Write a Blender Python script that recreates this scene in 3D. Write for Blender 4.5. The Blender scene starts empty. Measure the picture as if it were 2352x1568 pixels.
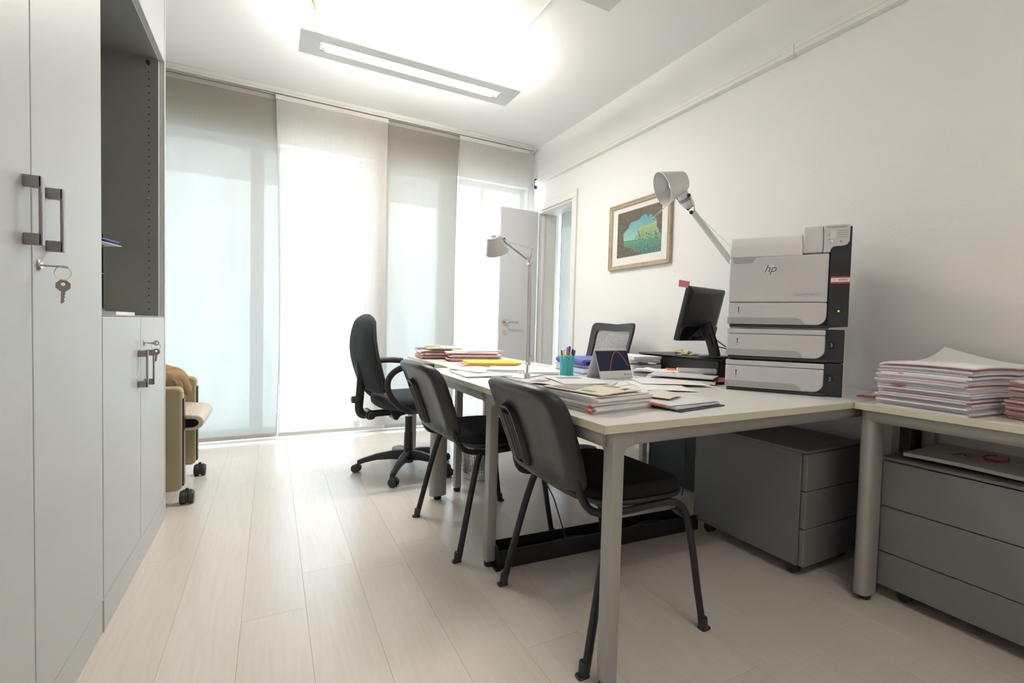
import bpy, bmesh, math, random
from mathutils import Vector, Matrix, noise
R = math.radians; PI = math.pi
C = bpy.context.scene.collection
SC = bpy.context.scene
rnd = random.Random(7)

# ------------------------------------------------------------------ camera
yaw, pitch, roll = -0.4775, -0.0343, 0.0257
cy_, sy_, cp_, sp_ = math.cos(yaw), math.sin(yaw), math.cos(pitch), math.sin(pitch)
F = Vector((-sy_*cp_, cy_*cp_, sp_)); Rt = Vector((cy_, sy_, 0)); U = Rt.cross(F)
cr, sr = math.cos(roll), math.sin(roll)
Rt, U = Rt*cr + U*sr, U*cr - Rt*sr
cam = bpy.data.cameras.new('camera'); cam.sensor_width = 36; cam.lens = 1068.3/2352*36
cam.clip_start = 0.02
co = bpy.data.objects.new('camera', cam); C.objects.link(co)
M = Matrix((Rt, U, -F)).transposed().to_4x4(); M.translation = Vector((0, 0, 0.9675))
co.matrix_world = M; SC.camera = co

# ------------------------------------------------------------------ sky, light, exposure
SC.view_settings.view_transform = 'Standard'; SC.view_settings.look = 'None'
SC.view_settings.gamma = 1.0; SC.view_settings.use_curve_mapping = False
SC.view_settings.exposure = 0.24
SKY = 19.0
w = bpy.data.worlds.new('overcast_sky'); SC.world = w; w.use_nodes = True
nt = w.node_tree; bg = nt.nodes['Background']
tc = nt.nodes.new('ShaderNodeTexCoord'); sx = nt.nodes.new('ShaderNodeSeparateXYZ'); cr_ = nt.nodes.new('ShaderNodeValToRGB')
nt.links.new(tc.outputs['Generated'], sx.inputs[0]); nt.links.new(sx.outputs['Z'], cr_.inputs[0])
cr_.color_ramp.elements[0].color = (0.80, 0.90, 1.0, 1); cr_.color_ramp.elements[1].color = (0.72, 0.84, 1.0, 1)
nt.links.new(cr_.outputs[0], bg.inputs['Color']); bg.inputs['Strength'].default_value = SKY
try:
    SC.cycles.max_bounces = 10; SC.cycles.diffuse_bounces = 6; SC.cycles.transparent_max_bounces = 12
    SC.cycles.sample_clamp_indirect = 6.0; SC.cycles.use_denoising = True; SC.cycles.caustics_reflective = False
except Exception: pass
def area(name, loc, rot, sx_, sy_2, power, col=(1, 1, 1), portal=False):
    l = bpy.data.lights.new(name, 'AREA'); l.shape = 'RECTANGLE'; l.size = sx_; l.size_y = sy_2; l.energy = power; l.color = col
    if portal: l.cycles.is_portal = True
    o = bpy.data.objects.new(name, l); C.objects.link(o); o.location = loc; o.rotation_euler = rot
    return o
# sky portals in the window openings (point into the room)
area('window_portal', (-0.15, 4.46, 1.2), (R(-90), 0, 0), 1.7, 2.36, 1, portal=True)
area('window_portal', (1.6, 4.46, 1.2), (R(-90), 0, 0), 1.42, 2.36, 1, portal=True)
area('window_portal', (3.4, 4.46, 1.2), (R(-90), 0, 0), 1.42, 2.36, 1, portal=True)

# ------------------------------------------------------------------ materials
MATS = {}
def mat(name, col, rough=0.5, metal=0.0, bump=0.0, bscale=200.0, var=0.03, vscale=6.0, spec=0.5, stretch=(1, 1, 1), emit=None, trans=0.0, coat=0.0):
    if name in MATS: return MATS[name]
    m = bpy.data.materials.new(name); m.use_nodes = True; n = m.node_tree; L = n.links; b = n.nodes['Principled BSDF']
    b.inputs['Roughness'].default_value = rough; b.inputs['Metallic'].default_value = metal
    b.inputs['Specular IOR Level'].default_value = spec; b.inputs['Coat Weight'].default_value = coat
    t = n.nodes.new('ShaderNodeTexCoord'); mp = n.nodes.new('ShaderNodeMapping'); mp.inputs['Scale'].default_value = stretch
    L.new(t.outputs['Object'], mp.inputs[0])
    nz = n.nodes.new('ShaderNodeTexNoise'); nz.inputs['Scale'].default_value = vscale; nz.inputs['Detail'].default_value = 4
    L.new(mp.outputs[0], nz.inputs['Vector'])
    rp = n.nodes.new('ShaderNodeValToRGB'); L.new(nz.outputs['Fac'], rp.inputs[0])
    a = [max(0, c*(1-var)) for c in col]; z = [min(1, c*(1+var)) for c in col]
    rp.color_ramp.elements[0].color = (*a, 1); rp.color_ramp.elements[0].position = .3
    rp.color_ramp.elements[1].color = (*z, 1); rp.color_ramp.elements[1].position = .7
    L.new(rp.outputs[0], b.inputs['Base Color'])
    if bump:
        n2 = n.nodes.new('ShaderNodeTexNoise'); n2.inputs['Scale'].default_value = bscale; n2.inputs['Detail'].default_value = 3
        L.new(mp.outputs[0], n2.inputs['Vector'])
        bp = n.nodes.new('ShaderNodeBump'); bp.inputs['Strength'].default_value = bump; bp.inputs['Distance'].default_value = 0.002
        L.new(n2.outputs['Fac'], bp.inputs['Height']); L.new(bp.outputs[0], b.inputs['Normal'])
    if emit: b.inputs['Emission Color'].default_value = (*emit[0], 1); b.inputs['Emission Strength'].default_value = emit[1]
    if trans: b.inputs['Transmission Weight'].default_value = trans
    MATS[name] = m; return m

WALL = mat('painted_plaster', (.835, .822, .805), .85, bump=.35, bscale=90, var=.012, vscale=2)
CEIL = mat('ceiling_paint', (.84, .832, .825), .9, bump=.1, bscale=60, var=.01, vscale=1.5)
TRIM = mat('white_trim_paint', (.80, .785, .75), .45, var=.01)
SKIRT = mat('baseboard_paint', (.70, .66, .58), .5, var=.02)
LAM = mat('cabinet_laminate', (.555, .565, .565), .42, bump=.12, bscale=260, var=.015, vscale=3)
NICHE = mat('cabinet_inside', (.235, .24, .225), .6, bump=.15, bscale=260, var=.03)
BAND = mat('edge_band', (.66, .64, .61), .4)
HANDLE = mat('brushed_grey_metal', (.30, .28, .285), .38, .75, bump=.1, bscale=400)
STEEL = mat('nickel', (.55, .50, .46), .25, 1.0)
CHROME = mat('chrome', (.75, .75, .75), .12, 1.0)
SILVER = mat('silver_paint', (.375, .365, .345), .42, .35, bump=.06, bscale=500, var=.01)
ALU = mat('polished_aluminium', (.72, .72, .71), .28, .85)
SHADE = mat('satin_aluminium_shade', (.70, .70, .69), .38, .45)
DTOP = mat('desk_laminate', (.70, .685, .655), .35, bump=.08, bscale=350, var=.01)
DEDGE = mat('desk_edge', (.60, .58, .43), .45, var=.02)
BLK = mat('black_plastic', (.022, .022, .024), .42, bump=.25, bscale=500, var=.1)
BLKM = mat('black_metal', (.018, .018, .02), .38, .2, var=.1)
SHELL = mat('black_shell_plastic', (.016, .0155, .015), .38, bump=.2, bscale=420, var=.1, spec=.5)
FAB = mat('black_fabric', (.012, .012, .013), .95, bump=.6, bscale=700, var=.2, spec=.2)
FABG = mat('dark_grey_fabric', (.03, .037, .042), .9, bump=.5, bscale=700, var=.15, spec=.3)
PED = mat('grey_painted_steel', (.165, .17, .175), .5, .1, bump=.1, bscale=500, var=.015)
PEDD = mat('grey_pedestal_front', (.19, .19, .18), .5, .1, bump=.1, bscale=500, var=.015)
PRN = mat('printer_grey', (.60, .59, .595), .38, bump=.1, bscale=700, var=.01)
PRNL = mat('printer_pale_grey_lit_top', (.72, .71, .70), .38, var=.01)  # pale small parts; on the top cover it paints in light on the slope
PRNR = mat('printer_mark_and_recess_shade', (.40, .395, .40), .4, var=.01)  # darker grey: painted shade of the tray recess, also name plate lines
PBLK = mat('printer_black', (.014, .015, .018), .32, bump=.1, bscale=500, var=.1)
LEATH = mat('beige_leather', (.36, .31, .18), .5, bump=.3, bscale=300, var=.05)
SEATL = mat('cream_leather', (.62, .54, .43), .45, bump=.2, bscale=300, var=.03)
JACK = mat('tan_jacket_cloth', (.34, .19, .09), .85, bump=.4, bscale=500, var=.15, vscale=14)
JLIN = mat('jacket_lining', (.30, .24, .15), .7, var=.15, vscale=20)
WHITE = mat('white_paper', (.82, .81, .81), .8, var=.015)
WHITEB = mat('grey_white_paper', (.66, .65, .67), .8, var=.03)
WHITEL = mat('lilac_white_paper', (.64, .62, .67), .8, var=.05, vscale=60)
PINKP = mat('pinkish_paper', (.74, .62, .62), .8, var=.04)
CREAM = mat('cream_envelope', (.72, .66, .52), .75, var=.02)
RED = mat('red_card', (.62, .10, .08), .6, var=.06)
PINKC = mat('salmon_card', (.72, .32, .28), .65, var=.06)
YEL = mat('yellow_card', (.86, .68, .02), .55, var=.03)
YELP = mat('pale_yellow_card', (.66, .62, .28), .65, var=.05)
NAVY = mat('navy_plastic', (.012, .018, .05), .35, var=.1)
BLUE = mat('blue_plastic', (.03, .07, .38), .4, var=.1)
LBLUE = mat('light_blue_plastic', (.15, .32, .62), .4, var=.05)
CYAN = mat('turquoise_mesh_metal', (.05, .46, .52), .45, .2, var=.05)
PINK = mat('pink_sticky_paper', (1.0, .30, .42), .7, var=.02)
STICKY = mat('yellow_sticky_paper', (.80, .74, .45), .7, var=.03)
ORG = mat('orange_print', (.80, .14, .05), .6)
INK = mat('printed_ink', (.08, .08, .09), .6)
GREYINK = mat('grey_print', (.34, .34, .33), .6)
GREENL = mat('green_indicator', (.12, .5, .02), .4, emit=((.25, 1, .05), .8))
GLASS = None

def glass_mat():
    m = bpy.data.materials.new('window_glass'); m.use_nodes = True; n = m.node_tree; n.nodes.clear(); L = n.links
    o = n.nodes.new('ShaderNodeOutputMaterial'); t = n.nodes.new('ShaderNodeBsdfTransparent'); g = n.nodes.new('ShaderNodeBsdfGlossy'); x = n.nodes.new('ShaderNodeMixShader')
    t.inputs['Color'].default_value = (.93, .96, .95, 1); g.inputs['Roughness'].default_value = .02; x.inputs[0].default_value = .05
    L.new(t.outputs[0], x.inputs[1]); L.new(g.outputs[0], x.inputs[2]); L.new(x.outputs[0], o.inputs[0]); return m
GLASS = glass_mat()

def linen(name, col, tcol, see, trn):
    """woven sheer: threads (diffuse + translucent) with open gaps between them"""
    m = bpy.data.materials.new(name); m.use_nodes = True; n = m.node_tree; n.nodes.clear(); L = n.links
    o = n.nodes.new('ShaderNodeOutputMaterial')
    tcn = n.nodes.new('ShaderNodeTexCoord')
    def nzz(sc, scale):
        mp = n.nodes.new('ShaderNodeMapping'); mp.inputs['Scale'].default_value = sc; L.new(tcn.outputs['Object'], mp.inputs[0])
        z = n.nodes.new('ShaderNodeTexNoise'); z.inputs['Scale'].default_value = scale; z.inputs['Detail'].default_value = 3; L.new(mp.outputs[0], z.inputs['Vector']); return z
    a = nzz((1, 1, .04), 130); b2 = nzz((.06, 1, 1), 170); c = nzz((1, 1, .12), 9)
    ad = n.nodes.new('ShaderNodeMath'); ad.operation = 'ADD'; L.new(a.outputs['Fac'], ad.inputs[0]); L.new(b2.outputs['Fac'], ad.inputs[1])
    a2 = n.nodes.new('ShaderNodeMath'); a2.operation = 'MULTIPLY_ADD'; a2.inputs[1].default_value = .35; L.new(ad.outputs[0], a2.inputs[0]); 
    mm = n.nodes.new('ShaderNodeMath'); mm.operation = 'MULTIPLY'; mm.inputs[1].default_value = .35; L.new(c.outputs['Fac'], mm.inputs[0]); L.new(mm.outputs[0], a2.inputs[2])
    mr = n.nodes.new('ShaderNodeMapRange'); mr.inputs['From Min'].default_value = .35; mr.inputs['From Max'].default_value = .72
    mr.inputs['To Min'].default_value = see*.55; mr.inputs['To Max'].default_value = see*1.45; L.new(a2.outputs[0], mr.inputs[0])
    d = n.nodes.new('ShaderNodeBsdfDiffuse'); d.inputs['Color'].default_value = (*col, 1)
    t = n.nodes.new('ShaderNodeBsdfTranslucent'); t.inputs['Color'].default_value = (*tcol, 1)
    x = n.nodes.new('ShaderNodeMixShader'); x.inputs[0].default_value = trn; L.new(d.outputs[0], x.inputs[1]); L.new(t.outputs[0], x.inputs[2])
    tr = n.nodes.new('ShaderNodeBsdfTransparent'); y = n.nodes.new('ShaderNodeMixShader')
    L.new(mr.outputs[0], y.inputs[0]); L.new(x.outputs[0], y.inputs[1]); L.new(tr.outputs[0], y.inputs[2]); L.new(y.outputs[0], o.inputs[0]); return m
LIN_G = linen('grey_linen', (.36, .335, .30), (.30, .325, .325), .040, .20)
LIN_W = linen('white_linen', (.60, .575, .545), (.62, .61, .60), .175, .17)
LIN_GH = mat('grey_linen_hem', (.42, .39, .35), .9, bump=.4, bscale=600)
LIN_WH = mat('white_linen_hem', (.66, .635, .60), .9, bump=.4, bscale=600)

def laminate(name, seed):
    m = bpy.data.materials.new(name); m.use_nodes = True; n = m.node_tree; L = n.links; b = n.nodes['Principled BSDF']
    t = n.nodes.new('ShaderNodeTexCoord'); oi = n.nodes.new('ShaderNodeObjectInfo')
    mp = n.nodes.new('ShaderNodeMapping'); mp.inputs['Scale'].default_value = (14, .9, 1)
    cb = n.nodes.new('ShaderNodeCombineXYZ'); mu = n.nodes.new('ShaderNodeMath'); mu.operation = 'MULTIPLY'; mu.inputs[1].default_value = 37
    L.new(oi.outputs['Random'], mu.inputs[0]); L.new(mu.outputs[0], cb.inputs[0]); L.new(mu.outputs[0], cb.inputs[1]); L.new(cb.outputs[0], mp.inputs['Location'])
    L.new(t.outputs['Object'], mp.inputs[0])
    z = n.nodes.new('ShaderNodeTexNoise'); z.inputs['Scale'].default_value = 5; z.inputs['Detail'].default_value = 8; z.inputs['Distortion'].default_value = .6; L.new(mp.outputs[0], z.inputs['Vector'])
    rp = n.nodes.new('ShaderNodeValToRGB'); e = rp.color_ramp.elements; e[0].position = .3; e[1].position = .7
    e[0].color = (.665, .60, .54, 1); e[1].color = (.71, .65, .59, 1); L.new(z.outputs['Fac'], rp.inputs[0])
    hs = n.nodes.new('ShaderNodeHueSaturation'); mr = n.nodes.new('ShaderNodeMapRange'); mr.inputs['To Min'].default_value = .97; mr.inputs['To Max'].default_value = 1.025
    L.new(oi.outputs['Random'], mr.inputs[0]); L.new(mr.outputs[0], hs.inputs['Value']); L.new(rp.outputs[0], hs.inputs['Color']); L.new(hs.outputs[0], b.inputs['Base Color'])
    b.inputs['Roughness'].default_value = .27; b.inputs['Specular IOR Level'].default_value = .6
    n2 = n.nodes.new('ShaderNodeTexNoise'); n2.inputs['Scale'].default_value = 40; n2.inputs['Detail'].default_value = 5; L.new(mp.outputs[0], n2.inputs['Vector'])
    bp = n.nodes.new('ShaderNodeBump'); bp.inputs['Strength'].default_value = .06; bp.inputs['Distance'].default_value = .001; L.new(n2.outputs['Fac'], bp.inputs['Height']); L.new(bp.outputs[0], b.inputs['Normal'])
    return m
FLOORM = laminate('pale_laminate_plank', 1)
GAP = mat('plank_joint', (.42, .35, .30), .9)  # brown sub-floor colour showing in the joints between planks

# ------------------------------------------------------------------ geometry helpers
def tag(o, label=None, cat=None, group=None, kind=None):
    if label: o['label'] = label
    if cat: o['category'] = cat
    if group: o['group'] = group
    if kind: o['kind'] = kind
    return o
XF = {}
def empty(name, loc=(0, 0, 0), rz=0, label=None, cat=None, group=None, kind=None):
    o = bpy.data.objects.new(name, None); C.objects.link(o); o.location = loc; o.rotation_euler = (0, 0, rz)
    o.empty_display_size = .05; XF[o.name] = Matrix.Translation(loc) @ Matrix.Rotation(rz, 4, 'Z')
    return tag(o, label, cat, group, kind)
def obj(name, bm, m, parent=None, bev=0, seg=2, smooth=True, world=False, label=None, cat=None, group=None, kind=None, ang=40, loc=None, rot=None):
    me = bpy.data.meshes.new(name)
    if bm.faces: bmesh.ops.recalc_face_normals(bm, faces=bm.faces[:])
    bm.to_mesh(me); bm.free()
    for mm in (m if isinstance(m, (list, tuple)) else [m]): me.materials.append(mm)
    o = bpy.data.objects.new(name, me); C.objects.link(o)
    if smooth:
        me.polygons.foreach_set('use_smooth', [True]*len(me.polygons))
        try: me.set_sharp_from_angle(angle=R(ang))
        except Exception: pass
    if parent is not None:
        o.parent = parent
        if world: me.transform(XF[parent.name].inverted())
    if loc: o.location = loc
    if rot: o.rotation_euler = rot
    if bev:
        b = o.modifiers.new('bevel', 'BEVEL'); b.width = bev; b.segments = seg; b.limit_method = 'ANGLE'; b.angle_limit = R(40)
    if parent is None: XF[o.name] = Matrix.Identity(4) if not loc else Matrix.Translation(loc)
    return tag(o, label, cat, group, kind)
def bm_(): return bmesh.new()
def box(bm, x0, x1, y0, y1, z0, z1, mi=0, M=None):
    v = [bm.verts.new(((x0, x1)[i], (y0, y1)[j], (z0, z1)[k])) for i in (0, 1) for j in (0, 1) for k in (0, 1)]
    fs = [(0, 1, 3, 2), (4, 6, 7, 5), (0, 4, 5, 1), (2, 3, 7, 6), (0, 2, 6, 4), (1, 5, 7, 3)]
    for f in fs: bm.faces.new([v[i] for i in f]).material_index = mi
    if M is not None: bmesh.ops.transform(bm, matrix=M, verts=v)
    return v
def B(*a, **k):
    bm = bm_(); box(bm, *a, **k); return bm
def rings(bm, rs, close=True, mi=0):
    vs = [[bm.verts.new(p) for p in r] for r in rs]; n = len(vs[0])
    for a, b in zip(vs, vs[1:]):
        for i in range(n):
            j = (i+1) % n; bm.faces.new((a[i], a[j], b[j], b[i])).material_index = mi
    if close:
        bm.faces.new(vs[0][::-1]).material_index = mi; bm.faces.new(vs[-1]).material_index = mi
    return [v for r in vs for v in r]
def frame(d):
    d = Vector(d).normalized(); a = Vector((0, 0, 1)) if abs(d.z) < .9 else Vector((1, 0, 0))
    u = d.cross(a).normalized(); return u, d.cross(u).normalized()
def cyl(bm, p0, p1, r0, r1=None, n=16, mi=0):
    r1 = r0 if r1 is None else r1; p0, p1 = Vector(p0), Vector(p1); u, v = frame(p1-p0)
    return rings(bm, [[p + (u*math.cos(2*PI*i/n) + v*math.sin(2*PI*i/n))*r for i in range(n)] for p, r in ((p0, r0), (p1, r1))], mi=mi)
def smoothpath(pts, k=6):
    P = [Vector(p) for p in pts]
    if len(P) < 3: return P
    out = []; Q = [P[0]*2-P[1]] + P + [P[-1]*2-P[-2]]
    for i in range(1, len(Q)-2):
        a, b, c, d = Q[i-1:i+3]
        for s in range(k):
            t = s/k; out.append(.5*((2*b)+(c-a)*t+(2*a-5*b+4*c-d)*t*t+(3*b-a-3*c+d)*t**3))
    return out + [P[-1]]
def tube(bm, pts, r, n=10, sm=6, mi=0, sq=None, r_end=None):
    """sweep; sq=(a,b): oval/box-like half sizes instead of a round section"""
    P = smoothpath(pts, sm) if sm > 1 else [Vector(p) for p in pts]
    rs = []; u = None
    for i, p in enumerate(P):
        t = (P[min(i+1, len(P)-1)] - P[max(i-1, 0)]).normalized()
        if u is None: u, v = frame(t)
        else: u = (u - t*u.dot(t)).normalized(); v = t.cross(u)
        rr = r if r_end is None else r + (r_end-r)*i/(len(P)-1)
        a, b = (sq if sq else (rr, rr))
        rs.append([p + u*math.cos(2*PI*k/n)*a + v*math.sin(2*PI*k/n)*b for k in range(n)])
    return rings(bm, rs, mi=mi)
def lathe(bm, prof, n=24, M=None, mi=0, close=True):
    rs = [[Vector((r*math.cos(2*PI*i/n), r*math.sin(2*PI*i/n), z)) for i in range(n)] for r, z in prof]
    vs = rings(bm, rs, close=close, mi=mi)
    if M is not None: bmesh.ops.transform(bm, matrix=M, verts=vs)
    return vs
def sph(bm, c, r, sc=(1, 1, 1), n=12, mi=0):
    prof = [(max(.001, r*math.sin(PI*i/n)), -r*math.cos(PI*i/n)) for i in range(n+1)]
    return lathe(bm, prof, n=16, M=Matrix.Translation(c) @ Matrix.Diagonal((*sc, 1)), mi=mi)
def prism(bm, poly, axis, a, b, mi=0, M=None):
    """poly of (p,q) extruded between a and b on axis"""
    def P(p, q, t): return {'x': (t, p, q), 'y': (p, t, q), 'z': (p, q, t)}[axis]
    vs = rings(bm, [[P(p, q, a) for p, q in poly], [P(p, q, b) for p, q in poly]], mi=mi)
    if M is not None: bmesh.ops.transform(bm, matrix=M, verts=vs)
    return vs
def rrect(x0, x1, y0, y1, r, n=5, corners=(1, 1, 1, 1)):
    """rounded rectangle, corners = ll, lr, ur, ul"""
    out = []
    for (cx, cy, a0, on) in ((x0, y0, 180, corners[0]), (x1, y0, 270, corners[1]), (x1, y1, 0, corners[2]), (x0, y1, 90, corners[3])):
        if not on: out.append((cx, cy)); continue
        ox = cx + (r if cx == x0 else -r); oy = cy + (r if cy == y0 else -r)
        for k in range(n+1):
            a = R(a0 + 90*k/n); out.append((ox + r*math.cos(a), oy + r*math.sin(a)))
    return out
def superring(cx, cy, z, rx, ry, n=24, p=3.0, tilt=None):
    out = []
    for i in range(n):
        a = 2*PI*i/n; c, s = math.cos(a), math.sin(a)
        out.append(Vector((cx + rx*math.copysign(abs(c)**(2/p), c), cy + ry*math.copysign(abs(s)**(2/p), s), z)))
    return out
def slab(bm, w, d, t, fz=None, nx=10, ny=8, M=None, mi=0):
    """sheet-like block w x d x t around origin, bottom at fz(x,y)"""
    fz = fz or (lambda x, y: 0)
    g = [[], []]
    for k in (0, 1):
        for j in range(ny+1):
            for i in range(nx+1):
                x = -w/2 + w*i/nx; y = -d/2 + d*j/ny; g[k].append(bm.verts.new((x, y, fz(x, y)+t*k)))
    I = lambda i, j: j*(nx+1)+i
    for j in range(ny):
        for i in range(nx):
            for k in (0, 1):
                q = [g[k][I(i, j)], g[k][I(i+1, j)], g[k][I(i+1, j+1)], g[k][I(i, j+1)]]
                bm.faces.new(q if k else q[::-1]).material_index = mi
    edge = [(i, 0) for i in range(nx)] + [(nx, j) for j in range(ny)] + [(nx-i, ny) for i in range(nx)] + [(0, ny-j) for j in range(ny)]
    for a, b in zip(edge, edge[1:]+edge[:1]):
        bm.faces.new((g[0][I(*a)], g[0][I(*b)], g[1][I(*b)], g[1][I(*a)])).material_index = mi
    vs = g[0]+g[1]
    if M is not None: bmesh.ops.transform(bm, matrix=M, verts=vs)
    return vs
def TM(x, y, z, rz=0, rx=0, ry=0):
    return Matrix.Translation((x, y, z)) @ Matrix.Rotation(rz, 4, 'Z') @ Matrix.Rotation(ry, 4, 'Y') @ Matrix.Rotation(rx, 4, 'X')
def copy_tree(o, parent=None):
    c = o.copy(); C.objects.link(c); c.parent = parent
    for ch in [x for x in SC.collection.objects if x.parent == o]: copy_tree(ch, c)
    return c
def text(name, s, size, m, parent, loc, rot, shear=0, align='CENTER', ext=.0003):
    cu = bpy.data.curves.new(name, 'FONT'); cu.body = s; cu.size = size; cu.extrude = ext; cu.shear = shear; cu.align_x = align; cu.align_y = 'CENTER'
    t = bpy.data.objects.new(name, cu); C.objects.link(t)
    me = bpy.data.meshes.new_from_object(t.evaluated_get(bpy.context.evaluated_depsgraph_get())); bpy.data.objects.remove(t)
    me.materials.clear(); me.materials.append(m)
    o = bpy.data.objects.new(name, me); C.objects.link(o); o.parent = parent; o.location = loc; o.rotation_euler = rot
    return o
def struct(name, bm, m, **k):
    return obj(name, bm, m, kind='structure', **k)

# ------------------------------------------------------------------ room
XL, XR, YB, ZC = -0.93, 2.375, 4.20, 2.7555
YN = -1.9
# floor: sub-floor with separate planks
fl = struct('floor', B(XL, XR, YN, YB, -.03, -.006), GAP)
PW, PL = .1906, 1.29
plank_mesh = {}
def plank(x, y0, y1, w=PW):
    key = (round(y1-y0, 3), round(w, 3))
    if key not in plank_mesh:
        bm = B(.0002, w-.0002, .0002, y1-y0-.0002, -.006, 0); o = obj('plank', bm, FLOORM, fl, bev=.0004, seg=1)
        plank_mesh[key] = o.data; o.location = (x, y0, 0); return
    o = bpy.data.objects.new('plank', plank_mesh[key]); C.objects.link(o); o.parent = fl; o.location = (x, y0, 0)
    b = o.modifiers.new('bevel', 'BEVEL'); b.width = .0004; b.segments = 1
x = -.08 - PW*4; offs = {3: 1.15, 4: 1.675, 5: .62, 6: 1.83, 2: 2.24-PL, 1: .3, 0: .9}
i = 0
while x < XR - .01:
    off = offs.get(i, (i*.47) % PL); y = off - math.ceil((off-YN)/PL)*PL
    xa = max(x, XL); wd = min(x+PW, XR)-xa
    while y < YB:
        a, b = max(y, YN), min(y+PL, YB)
        if b-a > .02 and wd > .02: plank(xa, a, b, wd)
        y += PL
    x += PW; i += 1
struct('ceiling', B(XL-.2, XR+.2, YN-.2, YB+.05, ZC, ZC+.15), CEIL)
struct('wall_left', B(XL-.15, XL, YN, YB+.3, 0, ZC), WALL)
struct('wall_front', B(XL-.15, XR+.15, YN-.15, YN, 0, ZC), WALL)
# right wall with doorway  (y 3.45..4.09, z 0..2.13)
DY0, DY1, DZ, WT = 3.470, 4.085, 2.112, .20
bm = bm_(); box(bm, XR, XR+WT, YN, DY0, 0, ZC); box(bm, XR, XR+WT, DY0, DY1, DZ, ZC); box(bm, XR, XR+WT, DY1, YB+.25, 0, ZC)
struct('wall_right', bm, WALL)
# window wall: lintel, pier, sill strip
bm = bm_()
WO = [(-1.0, .70), (.89, 2.31), (2.70, 4.1)]; ZH = 2.365
box(bm, XL-.1, 4.3, YB, YB+.25, ZH, ZC); box(bm, .70, .89, YB, YB+.25, 0, ZH); box(bm, 2.31, 2.70, YB, YB+.25, 0, ZH)
box(bm, XL-.1, 4.3, YB, YB+.25, -.03, .018); box(bm, 4.1, 4.3, YB, YB+.25, 0, ZH)
struct('wall_back', bm, WALL)
# threshold strip in pale marble in front of the glazing
struct('trim_1', B(XL, XR, YB-.03, YB, 0, .02), mat('pale_stone', (.80, .82, .83), .25, var=.03), bev=.002)
def window(n, x0, x1, muls):
    e = empty('window_%d' % n, (x0, YB+.1, 0), kind='structure')
    fm = TRIM; bm = bm_(); y0, y1 = YB+.09, YB+.15
    box(bm, x0, x0+.045, y0, y1, .018, ZH); box(bm, x1-.045, x1, y0, y1, .018, ZH); box(bm, x0, x1, y0, y1, ZH-.05, ZH); box(bm, x0, x1, y0, y1, .018, .085)
    obj('window_frame', bm, fm, e, bev=.004, world=True)
    for (a, b) in muls:
        obj('mullion', B(a, b, y0, y1, .085, ZH-.05), fm, e, bev=.004, world=True)
    xs = [x0+.045] + [q for ab in muls for q in ab] + [x1-.045]
    for a, b in zip(xs[::2], xs[1::2]):
        obj('pane', B(a, b, YB+.115, YB+.119, .085, ZH-.05), GLASS, e, world=True, smooth=False)
window(1, -1.0, .70, [(-.155, -.06)]); window(2, .89, 2.31, [(1.40, 1.585), (1.82, 1.87)]); window(3, 2.70, 4.1, [(3.35, 3.43)])
# balcony outside: floor and slab overhead, parapet-free, pale concrete
CONC = mat('pale_concrete', (.62, .60, .57), .8, bump=.3, bscale=60)
struct('trim_2', B(-3, 6, YB+.25, 5.75, ZH+.06, ZH+.26), CONC)
struct('trim_3', B(-3, 6, YB+.25, 5.75, -.16, -.02), CONC)
tag(obj('paved_yard', B(-20, 20, 5.8, 40, -3.2, -3.0), mat('yard_paving', (.55, .53, .50), .9), kind='structure'))
# neighbouring pale facade across the yard (seen faintly through the linen)
fa = empty('neighbour_building', (2, 17, -3), label='pale plastered building across the yard behind the curtains', cat='building')
FAC = mat('cream_render', (.60, .58, .55), .85)
bm = bm_()
for a, b in ((-6, 1.05), (1.7, 2.25), (2.9, 14)): box(bm, a, b, 16.8, 17.4, -3, 5.4)
obj('facade', bm, FAC, fa, world=True)
obj('glazing', B(-6, 14, 17.35, 17.5, -3, 5.2), mat('facade_glass', (.7, .78, .82), .1, spec=.8), fa, world=True)
# baseboard
struct('baseboard_right', B(XR-.014, XR, YN, DY0-.07, 0, .10), SKIRT, bev=.003)
# door casing (trim), jamb lining
e = empty('door_1', (XR, DY1, 0), kind='structure')
bm = bm_(); ca, cw_ = .018, .068
box(bm, XR-ca, XR, DY0-cw_, DY0, 0, DZ); box(bm, XR-ca, XR, DY1, DY1+.045, 0, DZ); box(bm, XR-ca, XR, DY0-cw_, DY1+.045, DZ, DZ+cw_)
obj('door_casing', bm, TRIM, e, bev=.003, world=True)
bm = bm_(); box(bm, XR-.002, XR+WT+.004, DY0-.001, DY0+.02, 0, DZ-.02); box(bm, XR-.002, XR+WT+.004, DY1-.02, DY1+.001, 0, DZ-.02); box(bm, XR-.002, XR+WT+.004, DY0, DY1, DZ-.02, DZ+.001)
obj('door_jamb', bm, TRIM, e, bev=.002, world=True)
bm = bm_(); box(bm, XR+.045, XR+.06, DY0+.02, DY0+.035, 0, DZ-.03); box(bm, XR+.045, XR+.06, DY1-.035, DY1-.02, 0, DZ-.03)
obj('door_stop', bm, TRIM, e, world=True)
for z in (.25, 1.85):
    bm = bm_(); cyl(bm, (XR-.022, DY1+.008, z-.03), (XR-.022, DY1+.008, z+.03), .007, n=10); obj('hinge', bm, STEEL, e, world=True)
obj('strike_plate', B(XR+.006, XR+.03, DY0+.019, DY0+.0225, .93, 1.09), mat('dull_grey_metal', (.25, .25, .25), .5, .6), e, world=True)
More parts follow.
